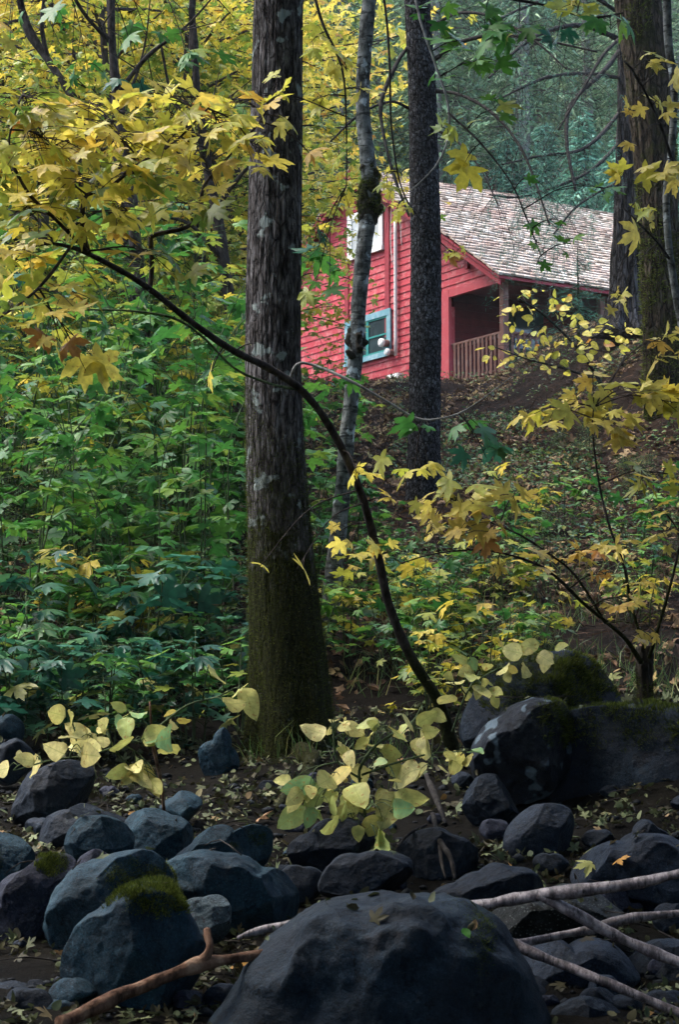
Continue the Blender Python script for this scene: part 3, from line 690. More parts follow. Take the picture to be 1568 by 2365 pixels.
def rock(label, outline, m, seed, Y=None, D=None, facets=11, rough=.075, cut=.78, hi=True, mosses=(), group=None, square=.8, name='boulder', cat='boulder', dY=0, wr=0.0):
    global _rn
    o = np.array(outline, float); cx, cyy = o[:, 0].mean(), (o[:, 1].min() + o[:, 1].max()) / 2; hw = (o[:, 0].max() - o[:, 0].min()) / 2
    if Y is None:
        gp = ground_at(min(max(cx, -100), 1700), min(o[:, 1].max(), 2330)); Y = gp[1] + .35 * hw / F * gp[1] + dY
    if D is None: D = hw / F * Y * .9
    outline = [(cx + (x - cx) * 1.11, cyy + (y - cyy) * 1.06) for x, y in outline]; P = [at(x, y, Y) for x, y in outline]; c = at(cx, cyy, Y)
    V = rock_shape(outline_R(P, c), D, seed, hi, facets, rough, cut, square, wr); T = ICO6T if hi else ICO4T
    Vw = V + c; base = np.array([c[0], c[1], Vw[:, 2].min()])
    ob = MB(); ob.add(Vw, T)
    r = bpy.data.objects.new(name, None); bpy.data.objects.remove(r)
    em = thing(name, label, cat, base, group) if mosses else None
    if em is None:
        V2 = Vw - base; o2 = MB(); o2.add(V2, T); r = o2.build(name, m); r.location = Vector(base); tag(r, label, cat, group)
    else:
        ob.build('stone', m, em)
        for mo in mosses: moss_patch(em, Vw, T, **mo)
    ROCKV.append(Vw); ROCKT.append(T + _rn); _rn += len(Vw)
    return Vw, T

rock('big wrinkled dark boulder at the very bottom, right of the brown stick', [(505, 2420), (535, 2335), (590, 2268), (640, 2192), (700, 2130), (750, 2104), (830, 2082), (930, 2076), (1010, 2084), (1085, 2112), (1130, 2150), (1165, 2200), (1195, 2270), (1225, 2340), (1240, 2440), (1000, 2500), (650, 2500)], R_BROWN, 3, Y=7.55, D=.45, facets=3, cut=.93, rough=.085, wr=.085,
     mosses=[dict(n0=1500, px=(1105, 2180, 35, 90), zmin=-.2, length=(.006, .014)), dict(n0=250, px=(1080, 2090, 60, 20), zmin=.2, length=(.006, .014))])
rock('rounded grey boulder with a green moss cap beside the brown stick', [(150, 2268), (165, 2180), (232, 2105), (290, 2062), (340, 2046), (400, 2060), (425, 2100), (445, 2160), (462, 2210), (455, 2265), (400, 2320), (240, 2330)], R_BLUE, 5, facets=6, mosses=[dict(n0=5000, px=(345, 2080, 80, 42), zmin=.0, length=(.012, .03))])
rock('tall grey boulder with moss on its right shoulder, behind the moss capped one', [(105, 2260), (112, 2190), (125, 2080), (160, 2040), (240, 1988), (300, 1972), (352, 1982), (385, 2022), (390, 2065), (380, 2140), (300, 2250), (180, 2290)], R_BLUE, 8, Y=8.75, facets=7, mosses=[dict(n0=5000, px=(320, 2030, 75, 42), zmin=.0, length=(.012, .03))])
rock('purple grey slanting boulder with a small moss tuft by the left edge', [(-60, 2140), (0, 2072), (60, 2010), (100, 1985), (150, 1980), (165, 2010), (135, 2060), (118, 2120), (60, 2230), (-60, 2260)], R_PURP, 12, Y=8.9, mosses=[dict(n0=2200, px=(125, 1998, 36, 30), zmin=-.2, length=(.01, .026))])
rock('cracked grey rock cut off by the left edge, above the purple one', [(-80, 1932), (0, 1928), (48, 1945), (72, 1978), (62, 2020), (0, 2070), (-80, 2070)], R_BLUE, 14, Y=9.5, mosses=[dict(n0=500, px=(0, 1985, 16, 30), zmin=-.3, length=(.01, .02))])
rock('large blue faceted boulder with a slanting top in the middle of the bed', [(378, 2015), (430, 1985), (480, 1974), (520, 1980), (600, 2010), (690, 2050), (716, 2085), (705, 2125), (600, 2165), (460, 2175), (400, 2100)], R_BLUE, 17, Y=9.0, facets=12, cut=.74)
rock('pale pitted block leaning against the blue faceted boulder', [(432, 2085), (470, 2076), (508, 2070), (528, 2096), (527, 2122), (482, 2180), (440, 2170)], R_PIT, 19, Y=8.45, facets=5, cut=.7, rough=.02, square=.55)
rock('low slab with moss flecks on its right end, above the blue boulder', [(398, 1995), (450, 1952), (540, 1925), (590, 1910), (618, 1918), (622, 1952), (600, 2005), (520, 2005), (430, 2010)], R_BLUE, 23, Y=9.8, mosses=[dict(n0=900, px=(590, 1932, 26, 22), zmin=.0, length=(.008, .018)), dict(n0=300, px=(545, 1955, 16, 10), zmin=.0, length=(.008, .018))])
rock('smooth egg shaped grey rock left of centre in the bed', [(142, 1958), (175, 1910), (220, 1884), (262, 1893), (302, 1937), (292, 1980), (240, 2005), (160, 2000)], R_BLUE, 27, Y=9.9)
rock('flat topped split rock just right of the egg shaped one', [(288, 1892), (330, 1876), (390, 1885), (432, 1906), (444, 1955), (400, 1985), (310, 1980)], R_BLUE, 29, Y=10.2, facets=10, cut=.75)
rock('long dark low rock beneath the tall dark boulder at left', [(72, 1905), (110, 1886), (160, 1875), (230, 1877), (283, 1896), (275, 1930), (150, 1955), (80, 1950)], R_DARK, 31, Y=10.6)
rock('tall dark boulder under the pale yellow leaves at left', [(35, 1890), (42, 1830), (95, 1780), (165, 1762), (205, 1778), (200, 1840), (130, 1910), (60, 1915)], R_DARK, 33, Y=11.1, facets=6)
rock('small blue stone with a flat top in the leaf litter left of the big trunk', [(368, 1858), (398, 1842), (445, 1834), (462, 1850), (445, 1882), (380, 1890)], R_BLUE, 35, Y=11.0, hi=False)
rock('rounded grey stone right of centre behind the big boulder', [(745, 2055), (770, 2002), (830, 1975), (890, 1969), (940, 1990), (947, 2025), (900, 2075), (790, 2085)], R_DARK, 37, Y=9.4)
rock('blue black rock under the dead twig, right of centre', [(908, 1995), (930, 1950), (980, 1920), (1040, 1930), (1095, 1962), (1102, 2005), (1040, 2040), (950, 2035)], R_DARK, 39, Y=10.1, facets=6)
rock('dark leaf covered rock above the fork of the birch log', [(990, 2085), (1060, 2040), (1112, 2018), (1180, 2008), (1242, 2030), (1275, 2070), (1150, 2110)], R_DARK, 41, Y=9.2)
rock('blue flat rock at the right edge above the birch log', [(1325, 2030), (1378, 1968), (1450, 1950), (1560, 1952), (1640, 1985), (1640, 2090), (1450, 2080)], R_SLATE, 43, Y=9.3, facets=8)
rock('flat speckled granite slab under the crossing birch logs', [(1120, 2140), (1160, 2105), (1250, 2085), (1400, 2092), (1450, 2140), (1300, 2190), (1150, 2190)], R_SPECK, 45, Y=8.5, rough=.025)
rock('mossy topped boulder beside the stump', [(1080, 1700), (1095, 1640), (1130, 1572), (1190, 1535), (1260, 1512), (1330, 1522), (1392, 1562), (1425, 1615), (1420, 1720), (1300, 1760), (1110, 1760)], R_DARK, 47, Y=12.2, D=.55,
     mosses=[dict(n0=16000, px=(1265, 1580, 160, 70), zmin=-.05, length=(.015, .04))])
rock('lichen spotted black boulder below the mossy topped one', [(1098, 1765), (1110, 1708), (1170, 1650), (1240, 1618), (1300, 1632), (1335, 1720), (1290, 1800), (1210, 1850), (1130, 1835)], R_LICH, 49, Y=11.4, D=.35, facets=6,
     mosses=[dict(n0=2500, px=(1300, 1665, 60, 60), zmin=-.6, length=(.012, .03))])
rock('huge shadowed boulder with a mossy ledge at the right edge below the stump', [(1255, 1800), (1275, 1720), (1300, 1665), (1370, 1640), (1450, 1632), (1568, 1640), (1760, 1650), (1800, 1850), (1780, 1960), (1560, 1985), (1360, 1985), (1260, 1940)], R_DARK, 51, Y=11.6, D=.6, facets=7,
     mosses=[dict(n0=9000, px=(1470, 1670, 230, 60), zmin=-.2, length=(.015, .035))])
rock('smooth blue upright slab in the hollow under the huge boulder', [(1190, 2010), (1198, 1890), (1250, 1862), (1310, 1872), (1305, 1965), (1255, 2020)], R_SLATE, 53, Y=10.4, facets=3, rough=.02)
rock('pointed grey rock near the right edge of the hollow', [(1430, 1985), (1465, 1925), (1490, 1893), (1520, 1912), (1548, 1985)], R_DARK, 55, Y=10.2, facets=5)
rock('dark upright rock left of the smooth blue slab', [(1075, 1850), (1098, 1805), (1140, 1788), (1178, 1850), (1185, 1925), (1095, 1915)], R_DARK, 57, Y=11.0)
rock('rough black rock right of the long mossy slab', [(675, 1970), (718, 1922), (780, 1900), (850, 1910), (865, 1962), (830, 2005), (700, 2005)], R_DARK, 59, Y=10.1, rough=.09)
rock('small dark stone wedged between litter and the rounded stone', [(630, 2040), (655, 2012), (700, 2004), (742, 2020), (735, 2060), (650, 2065)], R_DARK, 61, Y=9.5, hi=False)
rock('grey stone at the left edge under the green leaves', [(-50, 1740), (-10, 1662), (30, 1652), (52, 1680), (40, 1720), (0, 1740)], R_BLUE, 63, Y=12.4, hi=False)
rock('low flat stone at the left edge below the grey stone', [(-40, 1790), (-5, 1716), (60, 1724), (78, 1752), (50, 1790)], R_DARK, 65, Y=11.9, hi=False)
rock('upright blue slab close to the left foot of the big trunk', [(472, 1800), (492, 1712), (515, 1680), (530, 1725), (528, 1800)], R_BLUE, 67, Y=12.3, D=.05, facets=4, rough=.02)
rock('dark rock below the birch logs at the lower right', [(1140, 2300), (1180, 2262), (1260, 2268), (1335, 2325), (1360, 2420), (1150, 2440)], R_DARK, 69, Y=8.0, facets=6)
rock('round dark stone at the bottom edge near the right corner', [(1270, 2360), (1310, 2318), (1370, 2308), (1420, 2335), (1445, 2420), (1280, 2430)], R_DARK, 71, Y=7.7)
rock('blue slab lying between the two lower birch logs', [(1180, 2225), (1220, 2195), (1320, 2190), (1440, 2218), (1465, 2260), (1380, 2290), (1230, 2280)], R_SLATE, 73, Y=8.2, facets=5, rough=.02)
rock('dark rock at the far right behind the lower birch logs', [(1450, 2240), (1480, 2200), (1560, 2180), (1640, 2200), (1640, 2300), (1480, 2300)], R_DARK, 75, Y=8.3)
rock('brownish stone poking out at the bottom left corner', [(-60, 2330), (-20, 2290), (60, 2280), (120, 2310), (130, 2360), (0, 2390)], R_DARK, 77, Y=7.9, hi=False)
rock('small stone against the base of the purple boulder', [(180, 1990), (200, 1972), (235, 1968), (252, 1985), (240, 2010), (190, 2012)], R_PURP, 79, Y=9.6, hi=False)
# loose stones of the bed
for k in range(120):
    px, py = rng.uniform(-40, 1600), rng.uniform(1790, 2360)
    if 560 < px < 1150 and py > 2090: continue
    w_ = rng.uniform(10, 46) * (.6 + (py - 1780) / 700); h_ = w_ * rng.uniform(.5, .8)
    pts = [(px + w_ * math.cos(a) * rng.uniform(.85, 1.1), py - h_ * math.sin(a) * rng.uniform(.85, 1.1)) for a in np.linspace(0, 2 * math.pi, 9)[:-1]]
    rock('small grey stone half buried in the leaf litter between the boulders', pts, [R_DARK, R_SLATE, R_DARK, R_PURP, R_BLUE][k % 5], 200 + k, hi=False, name='stone', cat='stone', group='small stones of the creek bed', facets=6)

RV = np.concatenate(ROCKV); RT_ = np.concatenate(ROCKT)
bvh = BVHTree.FromPolygons([tuple(v) for v in RV], [tuple(int(i) for i in t) for t in RT_])

# ------------------------------------------------------------------ leaf litter, needles, ground cover (uncountable)
def bed_top(x, y):
    h = bvh.ray_cast(Vector((x, y, 3.0)), Vector((0, 0, -1)))
    g = float(gz(x, y))
    if h[0] is not None and h[0].z > g: return h[0].z, np.array(h[1]), True
    return g, np.array([0, 0, 1.]), False

def scatter(n, y0, y1, px0=-700, px1=2270, pw=1.0):
    Y = y0 + (y1 - y0) * rng.random(n) ** pw; px = rng.uniform(px0, px1, n); return (px - 784) / F * Y, Y

def lay(mb, tmpl, P, N, S, v, tilt=.35):
    N = nrm(N + rng.normal(size=P.shape) * tilt); A = rdir(len(P)); leaves(mb, tmpl, P, A, N, S, v)

x, y = scatter(24000, 7.2, 14.2); keep = []; NN = []
for a, b in zip(x, y):
    z_, n_, on = bed_top(a, b)
    if on and (n_[2] < .75 or rng.random() > .06): continue
    if not on and vnoise([[a * 2.2, b * 2.2, 0]], 77)[0] < rng.uniform(-.6, .35): continue
    keep.append((a, b, z_ + .008 + (0 if on else .02 * rng.random()))); NN.append(n_)
P = np.array(keep); NN = np.array(NN); mb = MB(); h = len(P) // 2; q = h + h // 2
lay(mb, CURL, P[:h], NN[:h], rng.uniform(.02, .045, h), rng.beta(2, 3, h), .5)
lay(mb, OVAL, P[h:q], NN[h:q], rng.uniform(.03, .065, q - h), rng.beta(2.5, 3, q - h), .4)
lay(mb, MAPLE2, P[q:], NN[q:], rng.uniform(.025, .06, len(P) - q), rng.beta(2.5, 2.4, len(P) - q), .35)
tag(mb.build('creek_leaf_litter', M_BLITTER), 'yellow green and brown fallen leaves between the creek boulders', 'leaf litter', kind='stuff')

bm_ = bmesh.new(); bmesh.ops.create_icosphere(bm_, subdivisions=1, radius=1); G_V = np.array([v.co[:] for v in bm_.verts]); G_T = np.array([[v.index for v in f.verts] for f in bm_.faces]); bm_.free()
x, y = scatter(2000, 7.2, 13.2); z = gz(x, y); mb = MB()
for a, b, c_ in zip(x, y, z):
    r_ = .008 + .03 * rng.random() ** 3; mb.add(np.array([a, b, c_ + r_ * .2]) + G_V * rng.uniform(.7, 1.3, (len(G_V), 1)) * r_ * [1.2, 1, .7], G_T, None, rng.random())
tag(mb.build('gravel', R_GRAV), 'dark wet gravel between the boulders of the creek bed', 'gravel', kind='stuff')

mb = MB()
x, y = scatter(44000, 14, 44, pw=.75); z = gz(x, y); P = np.stack([x, y, z + rng.uniform(.005, .05, len(x))], 1)
dens = fbm(P * [.5, .5, 0], 2, 71) > -.5; P = P[dens]; n = len(P); up = np.tile([0, -.25, .97], (n, 1))
h = n // 2; lay(mb, CURL, P[:h], up[:h], rng.uniform(.04, .085, h), rng.beta(2.2, 1.8, h), .5)
lay(mb, MAPLE2, P[h:], up[h:], rng.uniform(.05, .10, n - h), rng.beta(2.2, 1.5, n - h), .4)
tag(mb.build('hillside_leaf_litter', M_LITTER), 'dry tan and brown fallen maple leaves covering the slope below the cabin', 'leaf litter', kind='stuff')

mb = MB()
x, y = scatter(40000, 15, 43, 600, 2270, pw=.8); P = np.stack([x, y, gz(x, y) + rng.uniform(0, .05, len(x))], 1); n = len(P)
A = rdir(n) * [1, 1, .35]; leaves(mb, (BLADE[0] * [1, .35, 1], BLADE[1]), P, A, np.tile([0, -.4, .9], (n, 1)) + rng.normal(size=(n, 3)) * .3, rng.uniform(.10, .28, n), rng.random(n))
tag(mb.build('fallen_needles', M_NEEDLIT), 'reddish brown fallen conifer needles and fine twigs on the slope', 'needles', kind='stuff')

def blob_scatter(n, px0, px1, y0, y1, seed, thr, fr=.8):
    x, y = scatter(n, y0, y1, px0, px1); P = np.stack([x, y, gz(x, y)], 1); return P[fbm(P * [fr, fr, 0], 3, seed) > thr]
mb = MB()
P = blob_scatter(38000, 900, 2270, 15.5, 42, 31, .12); n = len(P); P = P + np.stack([np.zeros(n), np.zeros(n), rng.uniform(.03, .22, n)], 1)
leaves(mb, OVAL2, P, rdir(n) * [1, 1, .3], np.tile([0, -.3, 1], (n, 1)) + rng.normal(size=(n, 3)) * .4, rng.uniform(.035, .085, n), rng.random(n))
P = blob_scatter(24000, -700, 700, 15, 34, 37, -.3); n = len(P); P = P + np.stack([np.zeros(n), np.zeros(n), rng.uniform(.03, .35, n)], 1)
leaves(mb, OVAL2, P, rdir(n) * [1, 1, .3], np.tile([0, -.3, 1], (n, 1)) + rng.normal(size=(n, 3)) * .4, rng.uniform(.035, .085, n), rng.random(n))
tag(mb.build('ground_cover', M_SHRUB), 'low small leaved ground cover creeping over the slope', 'ground cover', kind='stuff')

mb = MB()
P = np.concatenate([blob_scatter(4500, 800, 2270, 13.6, 19, 47, .05), blob_scatter(350, 560, 1000, 12.4, 14, 48, .0)]); n = len(P)
A = nrm(rng.normal(size=(n, 3)) * [.5, .5, .2] + [0, 0, 1]); L = rng.uniform(.10, .28, n)
leaves(mb, (BLADE[0] * [1, .18, 1] - [[0, 0, 0], [0, 0, 0], [0, 0, .05], [0, 0, .05], [0, 0, .28]], BLADE[1]), P, A, rdir(n), L, rng.random(n))
tag(mb.build('grass', M_GRASS), 'thin dark grass tufts at the foot of the slope', 'grass', kind='stuff')

# twigs lying about
mb = MB()
x, y = scatter(700, 8, 30)
for a, b in zip(x, y):
    z_ = max(float(gz(a, b)), bed_top(a, b)[0] if b < 14 else -9) + .015; d = rdir(1)[0] * [1, 1, .12]; L = rng.uniform(.1, .5); p = np.array([a, b, z_])
    tube(mb, [p - d * L / 2, p + rng.normal(size=3) * .02 + [0, 0, .01], p + d * L / 2], [.004, .003, .0015], 4, .15, rng.random())
tag(mb.build('twig_litter', B_TWIG), 'thin dark broken twigs scattered over the ground', 'twigs', kind='stuff')

for lab, px, py, S, m_, ax in [
    ('curled orange leaf lying between the forked brown stick and the big boulder', 552, 2242, .075, 'o', (.6, .5, .6)),
    ('pale yellow fallen maple leaf on the bed at the right, below the dark hollow', 1368, 2000, .075, 'y', (-.8, -.3, 0)),
    ('rusty brown fallen leaf beside the pale yellow one at the right', 1425, 1992, .06, 'o', (.5, -.5, .3)),
    ('crumpled tan dead leaf on the litter left of the leafy oval shrub', 602, 1895, .075, 't', (.2, -.6, .5)),
    ('small green leaf stuck on the right shoulder of the big boulder', 1070, 2150, .05, 'g', (.3, -.5, -.4))]:
    r0 = at(px, py, 1.0); P_ = None
    for Yq in np.arange(6.5, 13, .01):
        q_ = r0 * Yq
        if q_[2] <= bed_top(q_[0], q_[1])[0] + .012: P_ = q_; break
    mb = MB(); leaves(mb, MAPLE if m_ != 'g' else OVAL, [P_ + [0, -.01, .012]], [ax], [(0, -.5, .85)], [S], [.55])
    lf = mb.build('fallen_leaf', {'o': M_ORANGE, 'y': M_OVY, 't': M_TAN, 'g': M_GRN}[m_], None); V_ = np.array(P_)
    tag(lf, lab, 'leaf')

# ------------------------------------------------------------------ fallen wood
def px_path(pts): return np.array([at(a, b, c) for a, b, c in pts])
def wood(name, label, cat, m, runs, n=20, step=.012, rough=.12, freq=16):
    r = None
    for k, (pts, rad) in enumerate(runs):
        mb = MB(); tube(mb, px_path(pts), [q * (.86 if m is M_BIRCHLOG else 1) / F * pts[0][2] * rng.uniform(.9, 1.1) for q in rad], n, step, .5, rough * 1.6, 3 + k, None, freq * .6)
        if r is None:
            base = px_path(pts)[0]; r = thing(name, label, cat, base)
        mb.build('stem' if k == 0 else 'branch', m, r)
    return r
m_, n_, l_, p_ = new_mat('birch_log_bark')
t_ = noise(n_, l_, 17, 7, .78, sc=(1.2, .5, .7)); r_ = ramp(n_, [(.38, (.022, .016, .018)), (.47, (.075, .058, .06)), (.58, (.22, .19, .19)), (.78, (.34, .31, .30))]); l_.new(t_.outputs[0], r_.inputs[0])
t2_ = noise(n_, l_, 45, 4, .7, sc=(1.5, .3, .3)); r2_ = ramp(n_, [(.56, (1, 1, 1)), (.62, (.12, .1, .1))]); l_.new(t2_.outputs[0], r2_.inputs[0])
l_.new(mixc(n_, l_, 1.0, r_.outputs[0], r2_.outputs[0], 'MULTIPLY'), p_.inputs['Base Color']); p_.inputs['Roughness'].default_value = .65
b_ = n_.new('ShaderNodeBump'); b_.inputs['Strength'].default_value = .5; b_.inputs['Distance'].default_value = .006; l_.new(t2_.outputs[0], b_.inputs['Height']); l_.new(b_.outputs[0], p_.inputs['Normal'])
M_BIRCHLOG = m_
wood('birch_log', 'upper forked birch branch whose fork points down to the right edge', 'log', M_BIRCHLOG,
     [([(1055, 2100, 8.1), (1110, 2092, 8.05), (1160, 2082, 8.0), (1255, 2066, 7.9), (1330, 2058, 7.8), (1400, 2050, 7.75), (1490, 2036, 7.7), (1568, 2018, 7.6), (1700, 1990, 7.5)], [19, 18, 17, 17, 15, 14, 14, 13, 12]),
      ([(1245, 2066, 7.9), (1320, 2106, 7.85), (1420, 2160, 7.8), (1500, 2195, 7.75), (1568, 2222, 7.7), (1700, 2275, 7.6)], [14, 15, 14, 14, 13, 12])])
wood('birch_log', 'lower forked birch branch coming from behind the big dark boulder', 'log', M_BIRCHLOG,
     [([(1135, 2140, 7.9), (1165, 2165, 7.9), (1190, 2182, 7.88), (1300, 2228, 7.8), (1400, 2268, 7.7), (1480, 2302, 7.65), (1568, 2338, 7.6), (1680, 2385, 7.5)], [12, 14, 15, 14, 13, 13, 12, 12]),
      ([(1185, 2180, 7.9), (1240, 2172, 7.95), (1310, 2157, 8.0), (1375, 2145, 8.0), (1450, 2122, 8.0), (1568, 2110, 8.0), (1690, 2098, 8.0)], [11, 12, 13, 15, 13, 13, 13])])
wood('driftwood', 'bare brown forked stick propped in front of the moss capped boulder', 'stick', B_DRIFT,
     [([(140, 2365, 7.03), (170, 2350, 7.08), (250, 2312, 7.18), (330, 2277, 7.28), (400, 2250, 7.33), (460, 2228, 7.38), (540, 2214, 7.43), (625, 2203, 7.48)], [19, 18, 16, 15, 15, 17, 13, 11]),
      ([(458, 2226, 7.38), (478, 2205, 7.38), (485, 2185, 7.38), (480, 2165, 7.40), (477, 2148, 7.43)], [12, 10, 9, 9, 8])])
wood('birch_log', 'short pale broken birch piece against the big boulder', 'log', M_BIRCHLOG, [([(548, 2168, 8.1), (580, 2155, 8.1), (630, 2143, 8.1), (705, 2128, 8.05)], [5, 9, 11, 12])])
wood('dead_branch', 'thin dead twig hanging from the litter down over the blue black rock', 'branch', B_TWIG,
     [([(985, 1790, 10.9), (1010, 1850, 10.5), (1030, 1905, 10.2)], [7, 6, 4]), ([(1000, 1880, 10.4), (1015, 1940, 10.0), (1040, 1980, 9.8), (1052, 2030, 9.7)], [6, 7, 6, 3]),
      ([(1015, 1940, 10), (1020, 1990, 9.8), (1030, 2030, 9.7)], [4, 4, 2]), ([(985, 1905, 10.3), (940, 1930, 10.0), (895, 1990, 9.8)], [3, 3, 2])], 8, .03, .15)
wood('root', 'gnarled root running out from the foot of the big trunk', 'root', B_DRIFT if False else B_MAPLE,
     [([(690, 1740, 12.6), (720, 1760, 12.4), (700, 1800, 12.0), (660, 1840, 11.6), (640, 1870, 11.3)], [26, 18, 13, 10, 6])], 14, .03, .2)

# ------------------------------------------------------------------ main trunks
def furrow(nth, amp, zs, seed, flare=None, knob=None):
    def f(th, L, R):
        q = np.stack([np.cos(th) * nth, np.sin(th) * nth, L * zs], 1)
        w = fbm(q * .5 + 3, 2, seed + 5) * .6
        d = 1 - np.abs(vnoise(q + w[:, None], seed)) * 2
        d = -np.maximum(0, d - .35) * amp + fbm(q * 2.3, 3, seed + 2) * amp * .35
        if flare:
            k = np.exp(-L / flare[0]); d = d + R * k * (flare[1] + flare[2] * np.cos(th * 5 + seed + 2 * vnoise(q * .2, seed)))
        return d
    return f
def trunk(name, label, cat, pts, m, wpx, n=140, step=.03, disp=None, part='trunk', group=None):
    P = px_path(pts); base = P[0]; t = thing(name, label, cat, base, group); mb = MB()
    rad = [w / 2 / F * p[2] for w, p in zip(wpx, pts)]
    C, R = tube(mb, P, rad, n, step, .5, 0, 0, disp); mb.build(part, m, t)
    V, T, Q, _ = mb.arrays(); TT = np.concatenate([T, Q[:, :3], Q[:, [0, 2, 3]]])
    return t, C, R, V, TT
YT = 13.0
tree1, C1, R1, V1, T1 = trunk('broadleaf_tree', 'big grey trunk with a mossy base and pale lichen spots, left of centre', 'tree',
    [(676, 1800, YT), (674, 1710, YT), (671, 1600, YT), (657, 1400, YT), (641, 1150, YT), (631, 900, YT), (632, 640, YT), (637, 350, YT), (643, 0, YT), (650, -500, YT), (662, -2000, YT)],
    B_MAPLE, [210, 194, 180, 162, 142, 132, 128, 124, 118, 112, 70], 220, .02, furrow(6.5, .011, 2.0, 4, (.45, .08, .20)))
def trunk_moss(t, V, T, n, zmax, side=0, length=(.008, .022), name='moss', m=None):
    z0 = t.location.z; a, b, c = V[T[:, 0]], V[T[:, 1]], V[T[:, 2]]; C = (a + b + c) / 3; N = np.cross(b - a, c - a); A = np.linalg.norm(N, axis=1); N = N / np.maximum(A, 1e-9)[:, None]
    hgt = (C[:, 2] - z0); k = 1 - hgt / zmax + .9 * fbm(C * [3, 3, 1.2], 4, 9) + side * N[:, 0] * .4
    i = np.nonzero((k > .25) & (N[:, 1] < .4) & (hgt < zmax * 1.8))[0]; p = A[i] / A[i].sum(); i = rng.choice(i, n, p=p); P = C[i] + rng.normal(size=(n, 3)) * .006
    mb = MB(); leaves(mb, BLADE, P, N[i] + rdir(n) * .7 + [0, 0, .2], rdir(n), rng.uniform(*length, n), np.clip(rng.normal(.45, .25, n), 0, 1)); mb.build(name, m or M_MOSS, t, False)
trunk_moss(tree1, V1, T1, 32000, 2.0, -.5)
tree2, C2, R2, V2, T2 = trunk('alder_tree', 'slim pale mottled trunk with a black mossy burl, leaning between the two darker trunks', 'tree',
    [(758, 1500, 16.4), (768, 1350, 16.4), (785, 1200, 16.4), (800, 1020, 16.4), (818, 850, 16.4), (833, 650, 16.4), (850, 500, 16.4), (855, 430, 16.4), (842, 300, 16.4), (838, 200, 16.4), (847, 60, 16.4), (858, -60, 16.4), (875, -500, 16.3), (900, -1500, 16.3)],
    B_ALDER, [46, 42, 38, 36, 35, 37, 38, 40, 34, 32, 36, 30, 26, 14], 72, .03, lambda th, L, R: .006 * fbm(np.stack([np.cos(th), np.sin(th), L * 6], 1) * 1.5, 3, 3))
mb = MB(); tube(mb, px_path([(822, 830, 16.4), (823, 790, 16.4), (826, 760, 16.4)]), [.055, .085, .06], 30, .01, .5, .35, 3, None, 18)
tube(mb, px_path([(818, 830, 16.4), (806, 815, 16.3), (800, 812, 16.3)]), [.03, .03, .02], 12, .02, .5, .3, 4, None, 18)
mb.build('burl', B_STUMP, tree2)
mb = MB(); tube(mb, px_path([(848, 520, 16.4), (850, 490, 16.4), (854, 450, 16.4), (853, 410, 16.4), (850, 380, 16.4)]), [.06, .09, .085, .075, .055], 40, .01, .5, .30, 5, None, 16)
tube(mb, px_path([(862, 492, 16.4), (872, 486, 16.35), (882, 474, 16.3)]), [.05, .03, .018], 14, .02, .5, .3, 6, None, 18)
bl = mb.build('burl', B_STUMP, tree2); Vb, Tb, Qb, _ = mb.arrays()
moss_patch(bl, Vb, np.concatenate([Tb, Qb[:, :3], Qb[:, [0, 2, 3]]]), 5000, zmin=-1, length=(.012, .035), up=-.3)
tree3, C3, R3, V3, T3 = trunk('hemlock_tree', 'dark scaly trunk standing just in front of the cabin wall', 'tree',
    [(978, 1200, 23), (979, 1140, 23), (980, 1000, 23), (983, 800, 23), (984, 600, 23), (980, 400, 23), (975, 200, 23), (968, 80, 23), (962, -60, 23), (955, -500, 23), (945, -1600, 23)],
    B_HEM, [92, 84, 76, 74, 72, 70, 66, 63, 60, 54, 34], 130, .025, furrow(6.5, .016, 9.0, 14, (.3, .05, .1)))
tree4, C4, R4, V4, T4 = trunk('fir_tree', 'massive deep furrowed fir trunk rising from the bank beside the porch', 'tree',
    [(1452, 775, 33), (1452, 740, 33), (1455, 690, 33), (1458, 600, 33), (1463, 400, 33), (1468, 200, 33), (1470, 0, 33), (1472, -400, 33), (1470, -1500, 33)],
    B_FIR, [150, 118, 98, 92, 84, 80, 78, 76, 50], 150, .05, furrow(6, .05, .7, 24, (.5, .1, .15)))
tree5, C5, R5, V5, T5 = trunk('mossy_tree', 'dark mossy trunk at the right edge in front of the massive fir', 'tree',
    [(1555, 1110, 26), (1545, 1060, 26), (1535, 900, 26), (1530, 750, 26), (1525, 600, 26), (1520, 450, 26), (1505, 250, 26), (1488, 100, 26), (1470, -30, 26), (1450, -300, 26), (1420, -1300, 26)],
    B_MOSSY, [130, 108, 96, 92, 92, 96, 104, 108, 110, 100, 60], 140, .04, furrow(5, .035, 1.0, 34, (.4, .1, .15)))
trunk_moss(tree5, V5, T5, 9000, 5.5, 0, (.03, .08))
tree6, C6, R6, _, _ = trunk('slender_pole_tree', 'thin grey crooked pole trunk close to the right edge of the view', 'tree',
    [(1620, 1350, 13.8), (1600, 1100, 13.8), (1582, 800, 13.8), (1562, 680, 13.8), (1545, 560, 13.8), (1540, 450, 13.8), (1553, 330, 13.8), (1558, 200, 13.8), (1545, 100, 13.8), (1540, -60, 13.8), (1530, -600, 13.8), (1520, -1300, 13.8)],
    B_ALDER, [24, 22, 20, 18, 17, 17, 17, 18, 20, 20, 18, 10], 24, .04)
st, CS, RS, VS, TS = trunk('stump', 'thin dark mossy stump with young shoots beside the huge boulder', 'stump',
    [(1492, 1665, 12.2), (1490, 1640, 12.2), (1488, 1590, 12.2), (1490, 1530, 12.2), (1488, 1492, 12.2)], B_STUMP, [52, 42, 36, 36, 34], 50, .02, lambda th, L, R: .012 * fbm(np.stack([np.cos(th), np.sin(th), L * 3], 1) * 2, 3, 3))
trunk_moss(st, VS, TS, 2500, .25, 0, (.008, .02))

